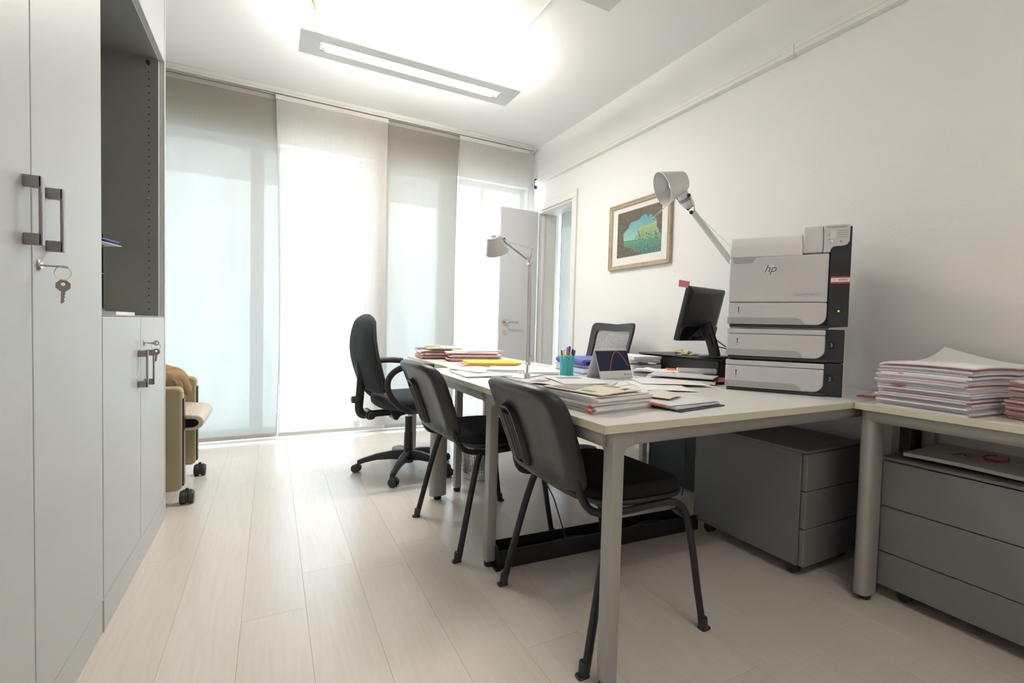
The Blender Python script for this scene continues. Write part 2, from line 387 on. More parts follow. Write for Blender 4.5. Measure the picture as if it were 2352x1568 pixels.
# door leaf open at ~90 deg, parallel to the window wall
lf = obj('door_leaf', B(1.935, XR-.03, DY1-.055, DY1-.012, .008, 2.10), mat('door_leaf_paint', (.62, .625, .64), .4, var=.01), e, bev=.003, world=True)
XF[lf.name] = XF[e.name]
bm = bm_(); yl = DY1-.055
lathe(bm, [(.001, 0), (.026, 0), (.026, .006), (.001, .006)], M=Matrix.Translation((2.0, yl, 1.0)) @ Matrix.Rotation(R(90), 4, 'X'), n=20)
tube(bm, [(2.0, yl, 1.0), (2.0, yl-.05, 1.0), (2.03, yl-.055, 1.0), (2.12, yl-.05, 1.0)], .008, n=8)
lathe(bm, [(.001, 0), (.022, 0), (.022, .005), (.001, .005)], M=Matrix.Translation((2.0, yl, .90)) @ Matrix.Rotation(R(90), 4, 'X'), n=20)
box(bm, 1.9335, 1.936, yl+.008, yl+.034, .88, 1.08)
o = obj('door_handle', bm, STEEL, lf); o.data.transform(XF[e.name].inverted())
# far room seen through the doorway: floor, walls, ceiling, its own curtain
RX1 = 4.2
struct('floor', B(XR, RX1, YN, YB, -.03, -.001), mat('far_room_floor', (.62, .55, .48), .35))
struct('ceiling', B(XR+WT, RX1+.1, YN, YB+.05, ZC, ZC+.15), CEIL)
struct('wall_far_room', B(RX1, RX1+.1, YN, YB, 0, ZC), WALL)
struct('wall_far_room_front', B(XR+WT, RX1, YN-.1, YN, 0, ZC), WALL)

# ------------------------------------------------------------------ curtains
def curtain(x0, x1, y, ztop, zbot, m, hm, name, label, drift=(0, 0), amp=.004, seed=0, group='sliding linen panel curtains'):
    e = empty('panel_curtain', ((x0+x1)/2, y, zbot), label=label, cat='curtain', group='linen panel curtains')
    bm = bm_(); nx, nz = 28, 44; V = []
    for j in range(nz+1):
        t = j/nz; z = zbot+.02+(ztop-.02-zbot-.02)*t
        row = []
        for i in range(nx+1):
            s = i/nx; xa = x0 + drift[0]*(1-t)**1.2*.7 + drift[0]*.3*math.sin(PI*(1-t)); xb = x1 + drift[1]*math.sin(PI*min(1, (1-t)*.9))
            xx = xa+(xb-xa)*s; k = math.sin(PI*min(1, t*1.05))
            yy = y + amp*k*(math.sin(s*9+seed+t*2)+.6*math.sin(s*21+seed*2)) + amp*1.5*k*noise.noise((s*5+seed, t*2, 0))
            row.append(bm.verts.new((xx, yy, z)))
        V.append(row)
    for j in range(nz):
        for i in range(nx): bm.faces.new((V[j][i], V[j][i+1], V[j+1][i+1], V[j+1][i]))
    obj('linen_panel', bm, m, e, world=True)
    obj('top_batten', B(x0-.004, x1+.004, y-.008, y+.006, ztop-.034, ztop), hm, e, bev=.003, world=True)
    for s in (0, 1):
        bm = bm_(); pts = []
        for j in range(12):
            t = j/11; z = zbot+(ztop-zbot)*t
            xa = x0 + drift[0]*(1-t)**1.2*.7 + drift[0]*.3*math.sin(PI*(1-t)) + .004; xb = x1 + drift[1]*math.sin(PI*min(1, (1-t)*.9)) - .004
            pts.append((xb if s else xa, y-.001, z))
        tube(bm, pts, .004, n=4, sm=1, sq=(.006, .0022)); obj('side_hem', bm, hm, e, world=True)
    xa = x0+drift[0]*.7
    obj('bottom_bar', B(xa-.004, x1+.01, y-.008, y+.008, zbot, zbot+.03), hm, e, bev=.002, world=True)
    return e
ZT = ZC-.055
curtain(-.92, .035, 4.135, ZT+.005, .032, LIN_G, LIN_GH, 'a', 'grey linen curtain panel beside the grey cabinets, leftmost of four', seed=1, drift=(0, .03))
curtain(.018, .872, 4.095, ZT, .04, LIN_W, LIN_WH, 'b', 'white linen curtain panel between the two grey panels', seed=2.2, drift=(.05, 0))
curtain(.80, 1.53, 4.135, ZT+.005, .032, LIN_G, LIN_GH, 'c', 'grey linen curtain panel hanging between two white panels', seed=3.1, drift=(0, -.01), amp=.006)
curtain(1.528, 2.262, 4.095, ZT, .04, LIN_W, LIN_WH, 'd', 'white linen curtain panel hanging behind the open door', seed=4.4)
curtain(2.66, 3.62, 4.10, ZT, .03, LIN_G, LIN_GH, 'e', 'grey linen curtain seen through the doorway in the next room', seed=5.4)
tr = empty('curtain_track', (.7, 4.115, ZC-.05), label='white multi-channel curtain track along the ceiling above the windows', cat='curtain track')
RAIL = mat('grey_white_rail', (.62, .62, .60), .4)
obj('rail_body', B(-.92, 2.31, 4.078, 4.155, ZC-.03, ZC-.0005), RAIL, tr, bev=.002, world=True)
bm = bm_()
for yy in (4.086, 4.11, 4.127, 4.146): box(bm, -.92, 2.31, yy-.003, yy+.003, ZC-.047, ZC-.029)
obj('rail_channel', bm, RAIL, tr, world=True)
obj('end_cap', B(2.31, 2.317, 4.075, 4.158, ZC-.05, ZC-.0005), TRIM, tr, world=True)

# ------------------------------------------------------------------ cable duct high on right wall
z0 = 2.378
du = empty('cable_duct', (XR, 1.2, z0), label='white plastic cable duct running high along the right wall', cat='cable duct')
bm = bm_(); prism(bm, [(XR, z0), (XR-.032, z0+.004), (XR-.034, z0+.05), (XR, z0+.054)], 'y', YN, 4.12); obj('duct_body', bm, TRIM, du, bev=.002, world=True)
bm = bm_(); prism(bm, [(XR, z0-.004), (XR-.036, z0), (XR-.038, z0+.054), (XR, z0+.058)], 'y', 1.50, 1.565); obj('joint_cover', bm, TRIM, du, bev=.002, world=True)
bm = bm_(); box(bm, XR-.0345, XR-.031, YN, 4.12, z0+.026, z0+.0275); obj('lid_seam', bm, GREYINK if 0 else RAIL, du, world=True)
for z in (z0+.07, z0-.012):
    pass
bm = bm_(); box(bm, XR-.02, XR, 4.13, 4.15, z0-.02, z0+.075); obj('end_bracket', bm, BLKM, du, world=True)

# ------------------------------------------------------------------ pendant luminaires
LT = mat('luminaire_white', (.66, .67, .65), .4, var=.01)
def luminaire(x0, x1, y0, y1, z, label, on=True, pw=1.0):
    e = empty('ceiling_lamp', ((x0+x1)/2, (y0+y1)/2, z), label=label, cat='ceiling lamp', group='pendant ceiling lamps')
    sx0, sx1, ym = x0+.11, x1-.11, (y0+y1)/2; sw = .045
    bm = bm_()      # plate with slot
    for a in ((x0, x1, y0, ym-sw), (x0, x1, ym+sw, y1), (x0, sx0, ym-sw, ym+sw), (sx1, x1, ym-sw, ym+sw)): box(bm, *a, z, z+.006)
    bmesh.ops.remove_doubles(bm, verts=bm.verts[:], dist=1e-5)
    obj('plate', bm, LT, e, world=True)
    bm = bm_()
    prism(bm, [(y0+.001, z+.006), (y1-.001, z+.006), (y1-.03, z+.022), (ym+.05, z+.03), (ym-.05, z+.03), (y0+.03, z+.022)], 'x', x0+.002, x0+.006)
    prism(bm, [(y0+.001, z+.006), (y1-.001, z+.006), (y1-.03, z+.022), (ym+.05, z+.03), (ym-.05, z+.03), (y0+.03, z+.022)], 'x', x1-.006, x1-.002)
    obj('end_plate', bm, LT, e, world=True)
    tb = mat('fluorescent_tube', (1, 1, 1), .5, emit=((1, .955, .86), 22.0)) if on else mat('unlit_tube', (.8, .8, .78), .4)
    for yy in (ym-.019, ym+.019):
        bm = bm_(); cyl(bm, (sx0+.05, yy, z+.032), (sx1-.05, yy, z+.032), .0125, n=12); obj('lamp_tube', bm, tb, e, world=True)
    for s in (sx0+.005, sx1-.045): obj('tube_socket', B(s, s+.04, ym-.04, ym+.04, z+.008, z+.045), CHROME, e, bev=.003, world=True)
    bm = bm_()
    for k in range(15):
        xx = sx0+.07+(sx1-sx0-.14)*k/14; prism(bm, [(ym-sw, z+.002), (ym-.02, z+.012), (ym, z+.014), (ym+.02, z+.012), (ym+sw, z+.002), (ym+sw, z), (ym-sw, z)], 'x', xx-.001, xx+.001)
    obj('louvre_blades', bm, ALU, e, world=True, kind='stuff')
    for xx in (x0+.08, x1-.155):
        bm = bm_(); cyl(bm, (xx, ym-.05, z+.006), (xx, ym-.05, ZC-.05), .004, n=8); cyl(bm, (xx+.03, ym-.05, z+.006), (xx+.005, ym-.05, ZC-.05), .0015, n=6)
        lathe(bm, [(.001, 0), (.010, 0), (.016, .03), (.022, .05), (.001, .05)], M=Matrix.Translation((xx, ym-.05, ZC-.05)), n=14)
        obj('suspension_rod', bm, mat('cream_rod_paint', (.60, .55, .36), .5), e, world=True)
    if on:
        lt = area('lamp_glow_up', ((x0+x1)/2, ym, z+.06), (PI, 0, 0), x1-x0-.25, .16, 46*pw, (1, .95, .86))
        lt = area('lamp_glow_down', ((x0+x1)/2, ym, z-.003), (0, 0, 0), x1-x0-.3, .08, 24*pw, (1, .96, .90))
    return e
luminaire(.128, 1.486, 2.835, 3.075, 2.545, 'lit flat pendant ceiling lamp hanging near the curtains')
luminaire(.128, 1.486, 1.67, 1.91, 2.545, 'unlit flat pendant ceiling lamp whose corner shows at the top edge', on=False)
luminaire(.128, 1.486, -.55, -.31, 2.545, 'lit flat pendant ceiling lamp at the near end of the room, outside the picture', pw=.18)
bm = bm_(); cyl(bm, (1.345, 2.90, ZC-.004), (1.345, 1.75, ZC-.004), .004, n=8)
tag(obj('lamp_cable', bm, TRIM), 'thin white cable running along the ceiling between the pendant lamps', 'cable')

# ------------------------------------------------------------------ storage cabinets on the left
XF0 = -.449; DT = .019; Y0, Y1, Y2, Y3, Y4 = .885, 1.339, 1.795, 2.252, 2.700
def pull(parent, y, z, x=XF0):
    bm = bm_()
    for zz in (z, z+.117): box(bm, x, x+.029, y-.007, y+.007, zz, zz+.024)
    box(bm, x+.024, x+.030, y-.007, y+.007, z, z+.141)
    return obj('handle', bm, HANDLE, parent, bev=.0015, world=False)
def door(parent, y0, y1, z0, z1, hy, hz):
    g = .0024
    ga = .0042 if abs(y0-Y2) < .001 else g; gb = .0036 if abs(y1-Y2) < .001 else g
    d = obj('cabinet_door', B(XF0-DT, XF0, y0+ga, y1-gb, z0+g, z1-g), LAM, parent, bev=.0012, world=True)
    if hy is not None:
        h = pull(d, hy, hz); h.data.transform(XF[parent.name].inverted())
    return d
def carcass(parent, y0, y1, z0, z1, m=NICHE, t=.018, back=True):
    bm = bm_(); xb = XL+.004; xf = XF0-DT-.001
    box(bm, xb, xf, y0, y0+t, z0, z1); box(bm, xb, xf, y1-t, y1, z0, z1)
    box(bm, xb, xf, y0+t, y1-t, z0, z0+t); box(bm, xb, xf, y0+t, y1-t, z1-t, z1)
    if back: box(bm, xb, xb+.008, y0+t, y1-t, z0+t, z1-t)
    return obj('carcass', bm, m, parent, world=True)
def lock(parent, y, z):
    Mx = Matrix.Translation((XF0, y, z)) @ Matrix.Rotation(R(90), 4, 'Y')
    bm = bm_(); lathe(bm, [(.001, 0), (.0125, 0), (.0125, .002), (.0095, .004), (.0085, .002), (.0075, .005), (.001, .005)], M=Mx, n=20)
    o = obj('lock', bm, STEEL, parent, world=True); return o
def keyshape(bm, M, L=.032, bow=.0125, hole=.004, th=.0016):
    """flat key in local XZ, bow centre at origin, blade to -Z"""
    n = 8; outer = [(bow*math.cos(2*PI*(i+.5)/n), bow*math.sin(2*PI*(i+.5)/n)) for i in range(n)]; inner = [(hole*math.cos(2*PI*(i+.5)/n), .003+hole*math.sin(2*PI*(i+.5)/n)) for i in range(n)]
    vs = []
    for s in (-th/2, th/2): vs.append([[bm.verts.new((p, s, q)) for p, q in c] for c in (outer, inner)])
    for i in range(n):
        j = (i+1) % n
        bm.faces.new((vs[0][0][i], vs[0][0][j], vs[0][1][j], vs[0][1][i])); bm.faces.new((vs[1][0][j], vs[1][0][i], vs[1][1][i], vs[1][1][j]))
        bm.faces.new((vs[0][0][j], vs[0][0][i], vs[1][0][i], vs[1][0][j])); bm.faces.new((vs[0][1][i], vs[0][1][j], vs[1][1][j], vs[1][1][i]))
    a = [v for s in vs for c in s for v in c]
    a += prism(bm, [(-.003, -bow*.9), (.004, -bow*.9), (.004, -bow-.006), (.0025, -bow-.009), (.004, -bow-.012), (.002, -bow-.016), (.0035, -bow-.02), (.0015, -bow-L), (-.002, -bow-L-.002), (-.003, -bow-L)], 'y', -th/2, th/2)
    bmesh.ops.transform(bm, matrix=M, verts=a)
def keys(y, z, label, hang=.042, turn=0, flat=False):
    e = empty('key_set', (XF0+.005, y, z), label=label, cat='keys')
    bm = bm_(); cyl(bm, (0, 0, 0), (.028, 0, -.001), .0022, n=6); keyshape(bm, Matrix.Translation((.034, 0, -.001)) @ Matrix.Rotation(R(82) if flat else 0, 4, 'X') @ Matrix.Rotation(R(90), 4, 'Y'), L=.006, bow=.011)
    obj('key', bm, STEEL, e)
    bm = bm_(); n = 20; cx, cz, r = .033, -.014, .0145
    tube(bm, [(cx+r*math.cos(2*PI*k/n), .001+.003*math.sin(2*PI*k/n*.5), cz+r*math.sin(2*PI*k/n)) for k in range(n+1)], .0007, n=5, sm=1); obj('key_ring', bm, STEEL, e)
    bm = bm_(); keyshape(bm, TM(.034, .001, -hang, rz=turn, ry=R(2)), L=.024, bow=.0135); obj('key', bm, mat('brass_grey_key', (.33, .29, .24), .4, .8), e)
t1 = empty('tall_cabinet', (XF0, Y1, 0), label='tall light grey two-door cabinet in the left foreground', cat='cabinet')
carcass(t1, Y0, Y2-.001, .10, 2.745)
bm = bm_(); box(bm, XL+.004, XF0-.0015, Y0, Y2-.005, 0, .0975); obj('plinth', bm, LAM, t1, world=True)
door(t1, Y0, Y1, .10, 2.74, 1.305, 1.107); d = door(t1, Y1, Y2, .10, 2.74, 1.414, 1.107)
lock(t1, 1.372, 1.072); keys(1.372, 1.072, 'keys on a ring hanging from the tall cabinet lock', flat=True)
t2 = empty('storage_unit', (XF0, Y3, 0), label='light grey floor-to-ceiling unit with low doors and open dark niche', cat='cabinet')
xf = XF0-DT-.001; xb = XL+.004
bm = bm_()
box(bm, xb, xf, Y2, Y2+.018, .10, 2.745); box(bm, xb, xf, Y4-.018, Y4, .10, 2.745)
for z in (.10, .948, 2.136, 2.727): box(bm, xb, xf, Y2+.018, Y4-.018, z, z+.018)
box(bm, xb, xb+.008, Y2+.018, Y4-.018, .118, 2.727); box(bm, xb+.008, xf, Y3-.009, Y3+.009, .118, .948)
obj('carcass', bm, NICHE, t2, world=True)
bm = bm_()      # edge banding on the front edges of the niche
for a in ((Y4-.018, Y4, .968, 2.134), (Y2, Y2+.018, .968, 2.134)): box(bm, xf, xf+.001, a[0], a[1], a[2], a[3])
box(bm, xf, xf+.001, Y2+.018, Y4-.018, 2.136, 2.154)
obj('edge_strip', bm, BAND, t2, world=True)
obj('shelf_top', B(xb, XF0-.001, Y2+.001, Y4-.001, .9665-.0005, .9685), LAM, t2, world=True)
obj('side_panel', B(XL+.004, XF0+.001, Y4+.0005, Y4+.020, 0, 2.745), LAM, t2, bev=.001, world=True)
bm = bm_(); box(bm, XL+.004, XF0+.0015, Y2+.001, Y4+.022, 0, .0985); obj('plinth', bm, LAM, t2, world=True)
d = door(t2, Y2, Y3, .10, .966, 2.219, .695); d = door(t2, Y3, Y4, .10, .966, 2.330, .692)
door(t2, Y2, Y3, 2.14, 2.74, None, 0); door(t2, Y3, Y4, 2.14, 2.74, None, 0)
lock(t2, 2.305, .862)
keys(2.305, .862, 'keys on a ring hanging from the low cabinet lock', hang=.036)
bm = bm_()
for k in range(36):
    z = 1.0+k*.0316
    if z < 2.12: cyl(bm, (-.5035, Y4-.0181, z), (-.5035, Y4-.0195, z), .0027, n=8)
obj('pin_hole', bm, mat('dark_hole', (.01, .01, .01), .9), t2, world=True, kind='stuff')
bm = bm_(); cyl(bm, (-.5035, Y4-.018, 1.505), (-.5035, Y4-.03, 1.505), .004, n=10); cyl(bm, (-.5035, Y4-.024, 1.505), (-.5035, Y4-.026, 1.505), .007, n=10)
obj('shelf_pin', bm, STEEL, t2, world=True)
bm = bm_(); cyl(bm, (-.505, Y4-.018, 2.115), (-.505, Y4-.03, 2.115), .008, n=10); obj('cover_cap', bm, BLK, t2, world=True)
# letter tray rack in niche, hidden mostly, carrying papers
rk = empty('letter_tray', (-.67, 2.1, .969), label='dark stacked letter tray standing inside the open cabinet niche', cat='letter tray')
bm = bm_()
for z in (.969, 1.10, 1.20): box(bm, -.82, -.56, 1.93, 2.26, z+.02, z+.024)
for x_ in (-.82, -.564):
    for y_ in (1.93, 2.256): box(bm, x_, x_+.004, y_, y_+.004, .969, 1.27)
obj('tray_frame', bm, BLKM, rk, world=True)
def curl(k, s=1): return lambda x, y: k*max(0, (x*s+.08))**2*8 + .004*math.sin(x*14+y*9)
def sheetobj(name, w_, d_, t_, m, x, y, z, rz, label, cat, group=None, fz=None, tilt=(0, 0), nx=10, ny=8):
    bm = bm_(); slab(bm, w_, d_, t_, fz, nx, ny, M=Matrix.Rotation(tilt[1], 4, 'Y') @ Matrix.Rotation(tilt[0], 4, 'X'))
    o = obj(name, bm, m, None, label=label, cat=cat, group=group); o.location = (x, y, z); o.rotation_euler = (0, 0, rz); return o
sheetobj('paper_sheet', .21, .297, .002, WHITE, -.645, 2.155, 1.2265, R(-12), 'white sheets with an upturned corner sticking out of the niche', 'paper', fz=lambda x, y: .10*max(0, x+.0)**1.0*max(0, y+.15))
sheetobj('blue_folder', .21, .297, .004, BLUE, -.652, 2.140, 1.234, R(-14), 'blue folder lying above the white sheets in the niche', 'folder', fz=lambda x, y: .16*max(0, x+.0)**1.0*max(0, y+.15)+.002)
sheetobj('magazine', .22, .30, .012, WHITE, -.600, 2.235, .969, R(2), 'white magazine pile lying flat on the niche floor', 'magazine')
sheetobj('red_leaflet', .15, .21, .005, PINKC, -.625, 2.22, .9815, R(14), 'red leaflet lying on the white magazine in the niche', 'leaflet')

# ------------------------------------------------------------------ desks
ZT_ = .72; TH = .022
def leg_small(bm, x, y, z1):   # rounded square post
    prism(bm, [(x+p, y+q) for p, q in rrect(-.0195, .0195, -.020, .020, .0035, 3)], 'z', .022, z1)
def leg_blade(bm, x, y, z1):
    prism(bm, [(x+.047*math.copysign(abs(math.cos(a))**.75, math.cos(a)), y+.026*math.copysign(abs(math.sin(a))**.75, math.sin(a))) for a in [2*PI*k/28 for k in range(28)]], 'z', .022, z1)
def desk(x0, x1, y0, y1, label, legs, zt=ZT_, bl=.05):
    e = empty('desk', ((x0+x1)/2, (y0+y1)/2, 0), label=label, cat='desk', group='white office desks')
    bm = bm_(); box(bm, x0+.0015, x1-.0015, y0+.0015, y1-.0015, zt-TH+.0005, zt)
    obj('desktop', bm, DTOP, e, bev=.001, seg=1, world=True)
    bm = bm_()
    for a in ((x0, x0+.0015, y0, y1), (x1-.0015, x1, y0, y1), (x0+.0015, x1-.0015, y0, y0+.0015), (x0+.0015, x1-.0015, y1-.0015, y1)): box(bm, *a, zt-TH, zt-.0005)
    obj('edge_band', bm, DEDGE, e, world=True)
    zb = zt-TH-.002
    bm = bm_(); ins = .012; bh = .040
    def beam(p, q):
        ax = 0 if abs(q[0]-p[0]) > abs(q[1]-p[1]) else 1
        prof = [(-.017, 0), (-.019, -.012), (-.014, -.03), (-.006, -bh), (.006, -bh), (.014, -.03), (.019, -.012), (.017, 0)]
        if ax == 0: prism(bm, [(p[1]+a, zb+b) for a, b in prof], 'x', p[0], q[0])
        else: prism(bm, [(p[0]+a, zb+b) for a, b in prof], 'y', p[1], q[1])
    xa, xb_, ya, yb = x0+ins+.018, x1-ins-.018, y0+ins+.018, y1-ins-.018
    beam((xa, ya), (xb_, ya)); beam((xa, yb), (xb_, yb)); beam((xa, ya), (xa, yb)); beam((xb_, ya), (xb_, yb))
    obj('under_frame', bm, SILVER, e, bev=.002, world=True, ang=50)
    for (lx, ly, kind) in legs:
        lx = min(max(lx, x0+.028), x1-.033) if kind == 's' else lx
        bm = bm_(); (leg_small if kind == 's' else leg_blade)(bm, lx, ly, zb-.001)
        # corner node with curved gussets
        hw = .0195 if kind == 's' else .047
        for s in (-1, 1):
            if (lx + s*.1 > x1) or (lx + s*.1 < x0): continue
            pts = [(lx+s*(hw-.004), zb-.0), (lx+s*(hw+.036), zb-.0), (lx+s*(hw+.036), zb-bh)] + [(lx+s*(hw+.026-.026*math.sin(R(a))), zb-bh-.020+.020*math.cos(R(a))) for a in (20, 45, 70, 90)] + [(lx+s*(hw-.004), zb-bh-.022)]
            prism(bm, pts, 'y', ly-.018, ly+.018)
        for s in (-1, 1):
            if (ly + s*.1 > y1) or (ly + s*.1 < y0): continue
            hy = .020
            pts = [(ly+s*(hy-.004), zb-.0), (ly+s*(hy+.036), zb-.0), (ly+s*(hy+.036), zb-bh)] + [(ly+s*(hy+.026-.026*math.sin(R(a))), zb-bh-.020+.020*math.cos(R(a))) for a in (20, 45, 70, 90)] + [(ly+s*(hy-.004), zb-bh-.022)]
            prism(bm, pts, 'x', lx-.018, lx+.018)
        l = obj('leg', bm, SILVER, e, world=True, bev=.0015, ang=50)
        bm = bm_(); lathe(bm, [(.001, 0), (.018, 0), (.021, .004), (.021, .014), (.010, .018), (.010, .024), (.001, .024)], M=Matrix.Translation((lx, ly, 0)), n=18)
        f = obj('foot', bm, BLK, l); f.data.transform(XF[e.name].inverted())
    return e
desk(.75, 2.35, .925, 1.700, 'white desk nearest the camera carrying the big laser printer', [(.806, .955, 's'), (2.318, .958, 's'), (.786, 1.672, 's'), (2.318, 1.672, 's')])
desk(.75, 2.35, 1.703, 2.478, 'white desk in the middle, behind the desk with the printer', [(.775, 1.9, 's') if 0 else (2.318, 2.44, 's'), (.822, 2.437, 'b'), (2.318, 1.735, 's')])
desk(.905, 1.60, 2.483, 3.46, 'white desk farthest back, piled with red folders', [(.965, 2.515, 's'), (1.565, 2.52, 's'), (.95, 3.42, 's'), (1.545, 3.42, 's')])
desk(1.885, XR-.006, -.55, .921, 'white side desk along the right wall holding paper piles', [(1.948, .888, 'b'), (2.335, .865, 's'), (1.948, -.5, 'b'), (2.335, -.5, 's')])

# ------------------------------------------------------------------ drawer pedestals
def twin_caster(parent, x, y, r=.02, m=BLK):
    bm = bm_()
    for s in (-1, 1): cyl(bm, (x+s*.004, y, r), (x+s*.017, y, r), r, n=16)
    cyl(bm, (x, y, r), (x, y, .055), .006, n=8); box(bm, x-.012, x+.012, y-.014, y+.014, r+.004, .05)
    o = obj('caster', bm, m, parent, world=True); return o
p = empty('drawer_pedestal', (2.04, 1.32, 0), label='grey three-drawer pedestal under the desk below the printer', cat='drawer unit', group='grey drawer units')
X0, X1, Ya, Yb2 = 1.838, 2.258, 1.052, 1.578
obj('body', B(X0, X1, Ya+.022, Yb2, .052, .500), PED, p, bev=.002, world=True)
obj('top_panel', B(X0-.001, X1+.001, Ya-.001, Yb2+.001, .5005, .512), PED, p, bev=.002, world=True)
for k in range(3):
    z = .050+k*.1495; obj('drawer', B(X0+.008, X1-.008, Ya, Ya+.0215, z+.0015, z+.1475), PEDD, p, bev=.003, world=True)
for a in ((X0+.05, Ya+.06), (X1-.05, Ya+.06), (X0+.05, Yb2-.06), (X1-.05, Yb2-.06)): twin_caster(p, *a, r=.022)
p = empty('drawer_pedestal', (2.17, .4, 0), label='wide grey three-drawer unit under the side desk at the right edge', cat='drawer unit', group='grey drawer units')
X0, X1, Ya, Yb2 = 2.0, 2.345, -.02, .878
obj('body', B(X0+.022, X1, Ya, Yb2, .052, .512), PED, p, bev=.002, world=True)
obj('top_panel', B(X0-.001, X1+.001, Ya-.001, Yb2+.001, .5125, .524), PED, p, bev=.002, world=True)
for z, z1 in ((.050, .1695), (.171, .338), (.340, .509)): pass
for z, z1 in ((.048, .172), (.1745, .3405), (.343, .5085)):
    obj('drawer', B(X0, X0+.0215, Ya+.003, Yb2-.003, z, z1), PEDD, p, bev=.003, world=True)
for a in ((X0+.06, Yb2-.07), (X0+.06, Ya+.06), (X1-.05, Yb2-.07), (X1-.05, Ya+.06)): twin_caster(p, *a, r=.022)
# magazine / bag on it
mg = sheetobj('plastic_bag', .36, .50, .012, mat('white_plastic_bag', (.62, .60, .58), .45, bump=.3, bscale=60), 2.225, .585, .5265, R(2), 'flat white shop bag with red print on the wide drawer unit', 'bag', fz=lambda x, y: .006*math.sin(x*20)*math.sin(y*12)+.006, nx=14, ny=14)
text('print', 'JC', .07, mat('dull_red_print', (.40, .05, .04), .6), mg, (-.01, .13, .0205), (0, 0, R(-80)), shear=.3)
bm = bm_(); tube(bm, [(.05*math.cos(t), .03*math.sin(t), 0) for t in [R(a) for a in range(20, 330, 30)]], .004, n=6, sm=3, sq=(.001, .006)); o = obj('print', bm, mat('dull_red_print', (.3, .05, .04), .6), mg); o.location = (.02, .06, .0205)

# ------------------------------------------------------------------ computers, cable tray, bin
pc = empty('computer_tower', (2.29, 2.05, 0), label='black computer tower standing on the floor by the wall under the middle desk', cat='computer')
obj('case', B(2.225, 2.335, 1.86, 2.27, .012, .40), PBLK, pc, bev=.004, world=True)
obj('front_panel', B(2.222, 2.338, 2.2705, 2.288, .010, .402), BLK, pc, bev=.005, world=True)
bm = bm_()
for x_ in (2.24, 2.32):
    for y_ in (1.89, 2.24): cyl(bm, (x_, y_, 0), (x_, y_, .0125), .012, n=12)
obj('foot', bm, BLK, pc, world=True)
pc = empty('computer_tower', (2.32, .97, 0), label='black case standing against the wall behind the side desk leg', cat='computer', group=None)
obj('case', B(2.255, 2.345, .895, .935, .01, .60), PBLK, pc, bev=.004, world=True)
obj('foot', B(2.265, 2.335, .90, .93, 0, .0105), BLK, pc, world=True)
ct = empty('cable_tray', (1.35, 1.62, 0), R(-3.5), label='long black metal cable tray lying on the floor under the desks', cat='cable tray')
bm = bm_()
for a in ((-.54, .50, -.035, -.032, .002, .075), (-.54, .50, .06, .063, .002, .075), (-.54, .50, -.032, .06, .002, .005)): box(bm, *a)
obj('channel', bm, BLKM, ct)
bm = bm_(); prism(bm, [(-.045, 0), (.07, 0), (.07, .075), (.03, .085), (-.02, .085), (-.045, .06)], 'x', -.548, -.541); box(bm, -.56, -.541, -.045, .0, 0, .012)
obj('end_bracket', bm, BLKM, ct, bev=.001)
bm = bm_(); tube(bm, [(-.40, .01, .01), (-.2, .03, .045), (0, .0, .03), (.25, .03, .05), (.45, .0, .02)], .007, n=6); obj('tray_cable', bm, BLK, ct)
# cables
def cable(pts, label, r=.003):
    bm = bm_(); tube(bm, pts, r, n=6, sm=8)
    tag(obj('cable', bm, BLK), label, 'cable')
cable([(1.98, 2.52, .67), (2.02, 2.54, .5), (2.01, 2.50, .3), (2.03, 2.42, .1), (2.0, 2.30, .006), (1.9, 2.2, .005)], 'thin black cable hanging behind the front desk leg', .0035)
cable([(2.24, 2.0, .35), (2.15, 1.93, .006), (1.96, 1.85, .006), (1.80, 1.90, .006), (1.72, 1.98, .006), (1.65, 2.08, .006)], 'black cable looping over the floor beside the computer tower')
cable([(1.22, 1.68, .68), (1.0, 1.63, .42), (1.045, 1.60, .25), (1.10, 1.60, .10), (1.14, 1.61, .02)], 'black cable dropping from the desk into the cable tray')
cable([(2.20, 1.30, .68), (2.15, 1.46, .63), (2.06, 1.56, .56), (2.08, 1.62, .2)], 'thin cable arching over the drawer pedestal under the printer', .0025)
# perforated bin
wb = empty('waste_bin', (1.20, 2.72, 0), label='perforated steel waste bin standing under the far desk', cat='bin')
bm = bm_(); nu, nv, r0, h = 46, 15, .115, .29
def P(u, v): a = 2*PI*u/nu; rr = r0+.012*v/h; return Vector((rr*math.cos(a), rr*math.sin(a), v))
dz = (h-.06)/nv
for i in range(nu):
    for j in range(nv):
        zc = .035+dz*(j+.5); uc = i+.5
        o_ = [bm.verts.new(P(uc+a*.5, zc+b*dz/2)) for a, b in ((-1, -1), (1, -1), (1, 1), (-1, 1))]
        q = [bm.verts.new(P(uc+a*.27, zc+b*dz*.27)) for a, b in ((-1, -1), (1, -1), (1, 1), (-1, 1))]
        for k in range(4): bm.faces.new((o_[k], o_[(k+1) % 4], q[(k+1) % 4], q[k]))
bmesh.ops.remove_doubles(bm, verts=bm.verts[:], dist=1e-5)
obj('perforated_wall', bm, mat('perforated_steel', (.42, .41, .40), .28, .95), wb)
bm = bm_(); lathe(bm, [(.001, .002), (.115, .002), (.1155, .036), (.1135, .036), (.113, .006), (.001, .006)], n=40); obj('base_ring', bm, ALU, wb)
bm = bm_(); lathe(bm, [(.1255, h-.026), (.129, h-.02), (.130, h), (.126, h+.003), (.1245, h-.01)], n=40, close=False); obj('rim', bm, ALU, wb)

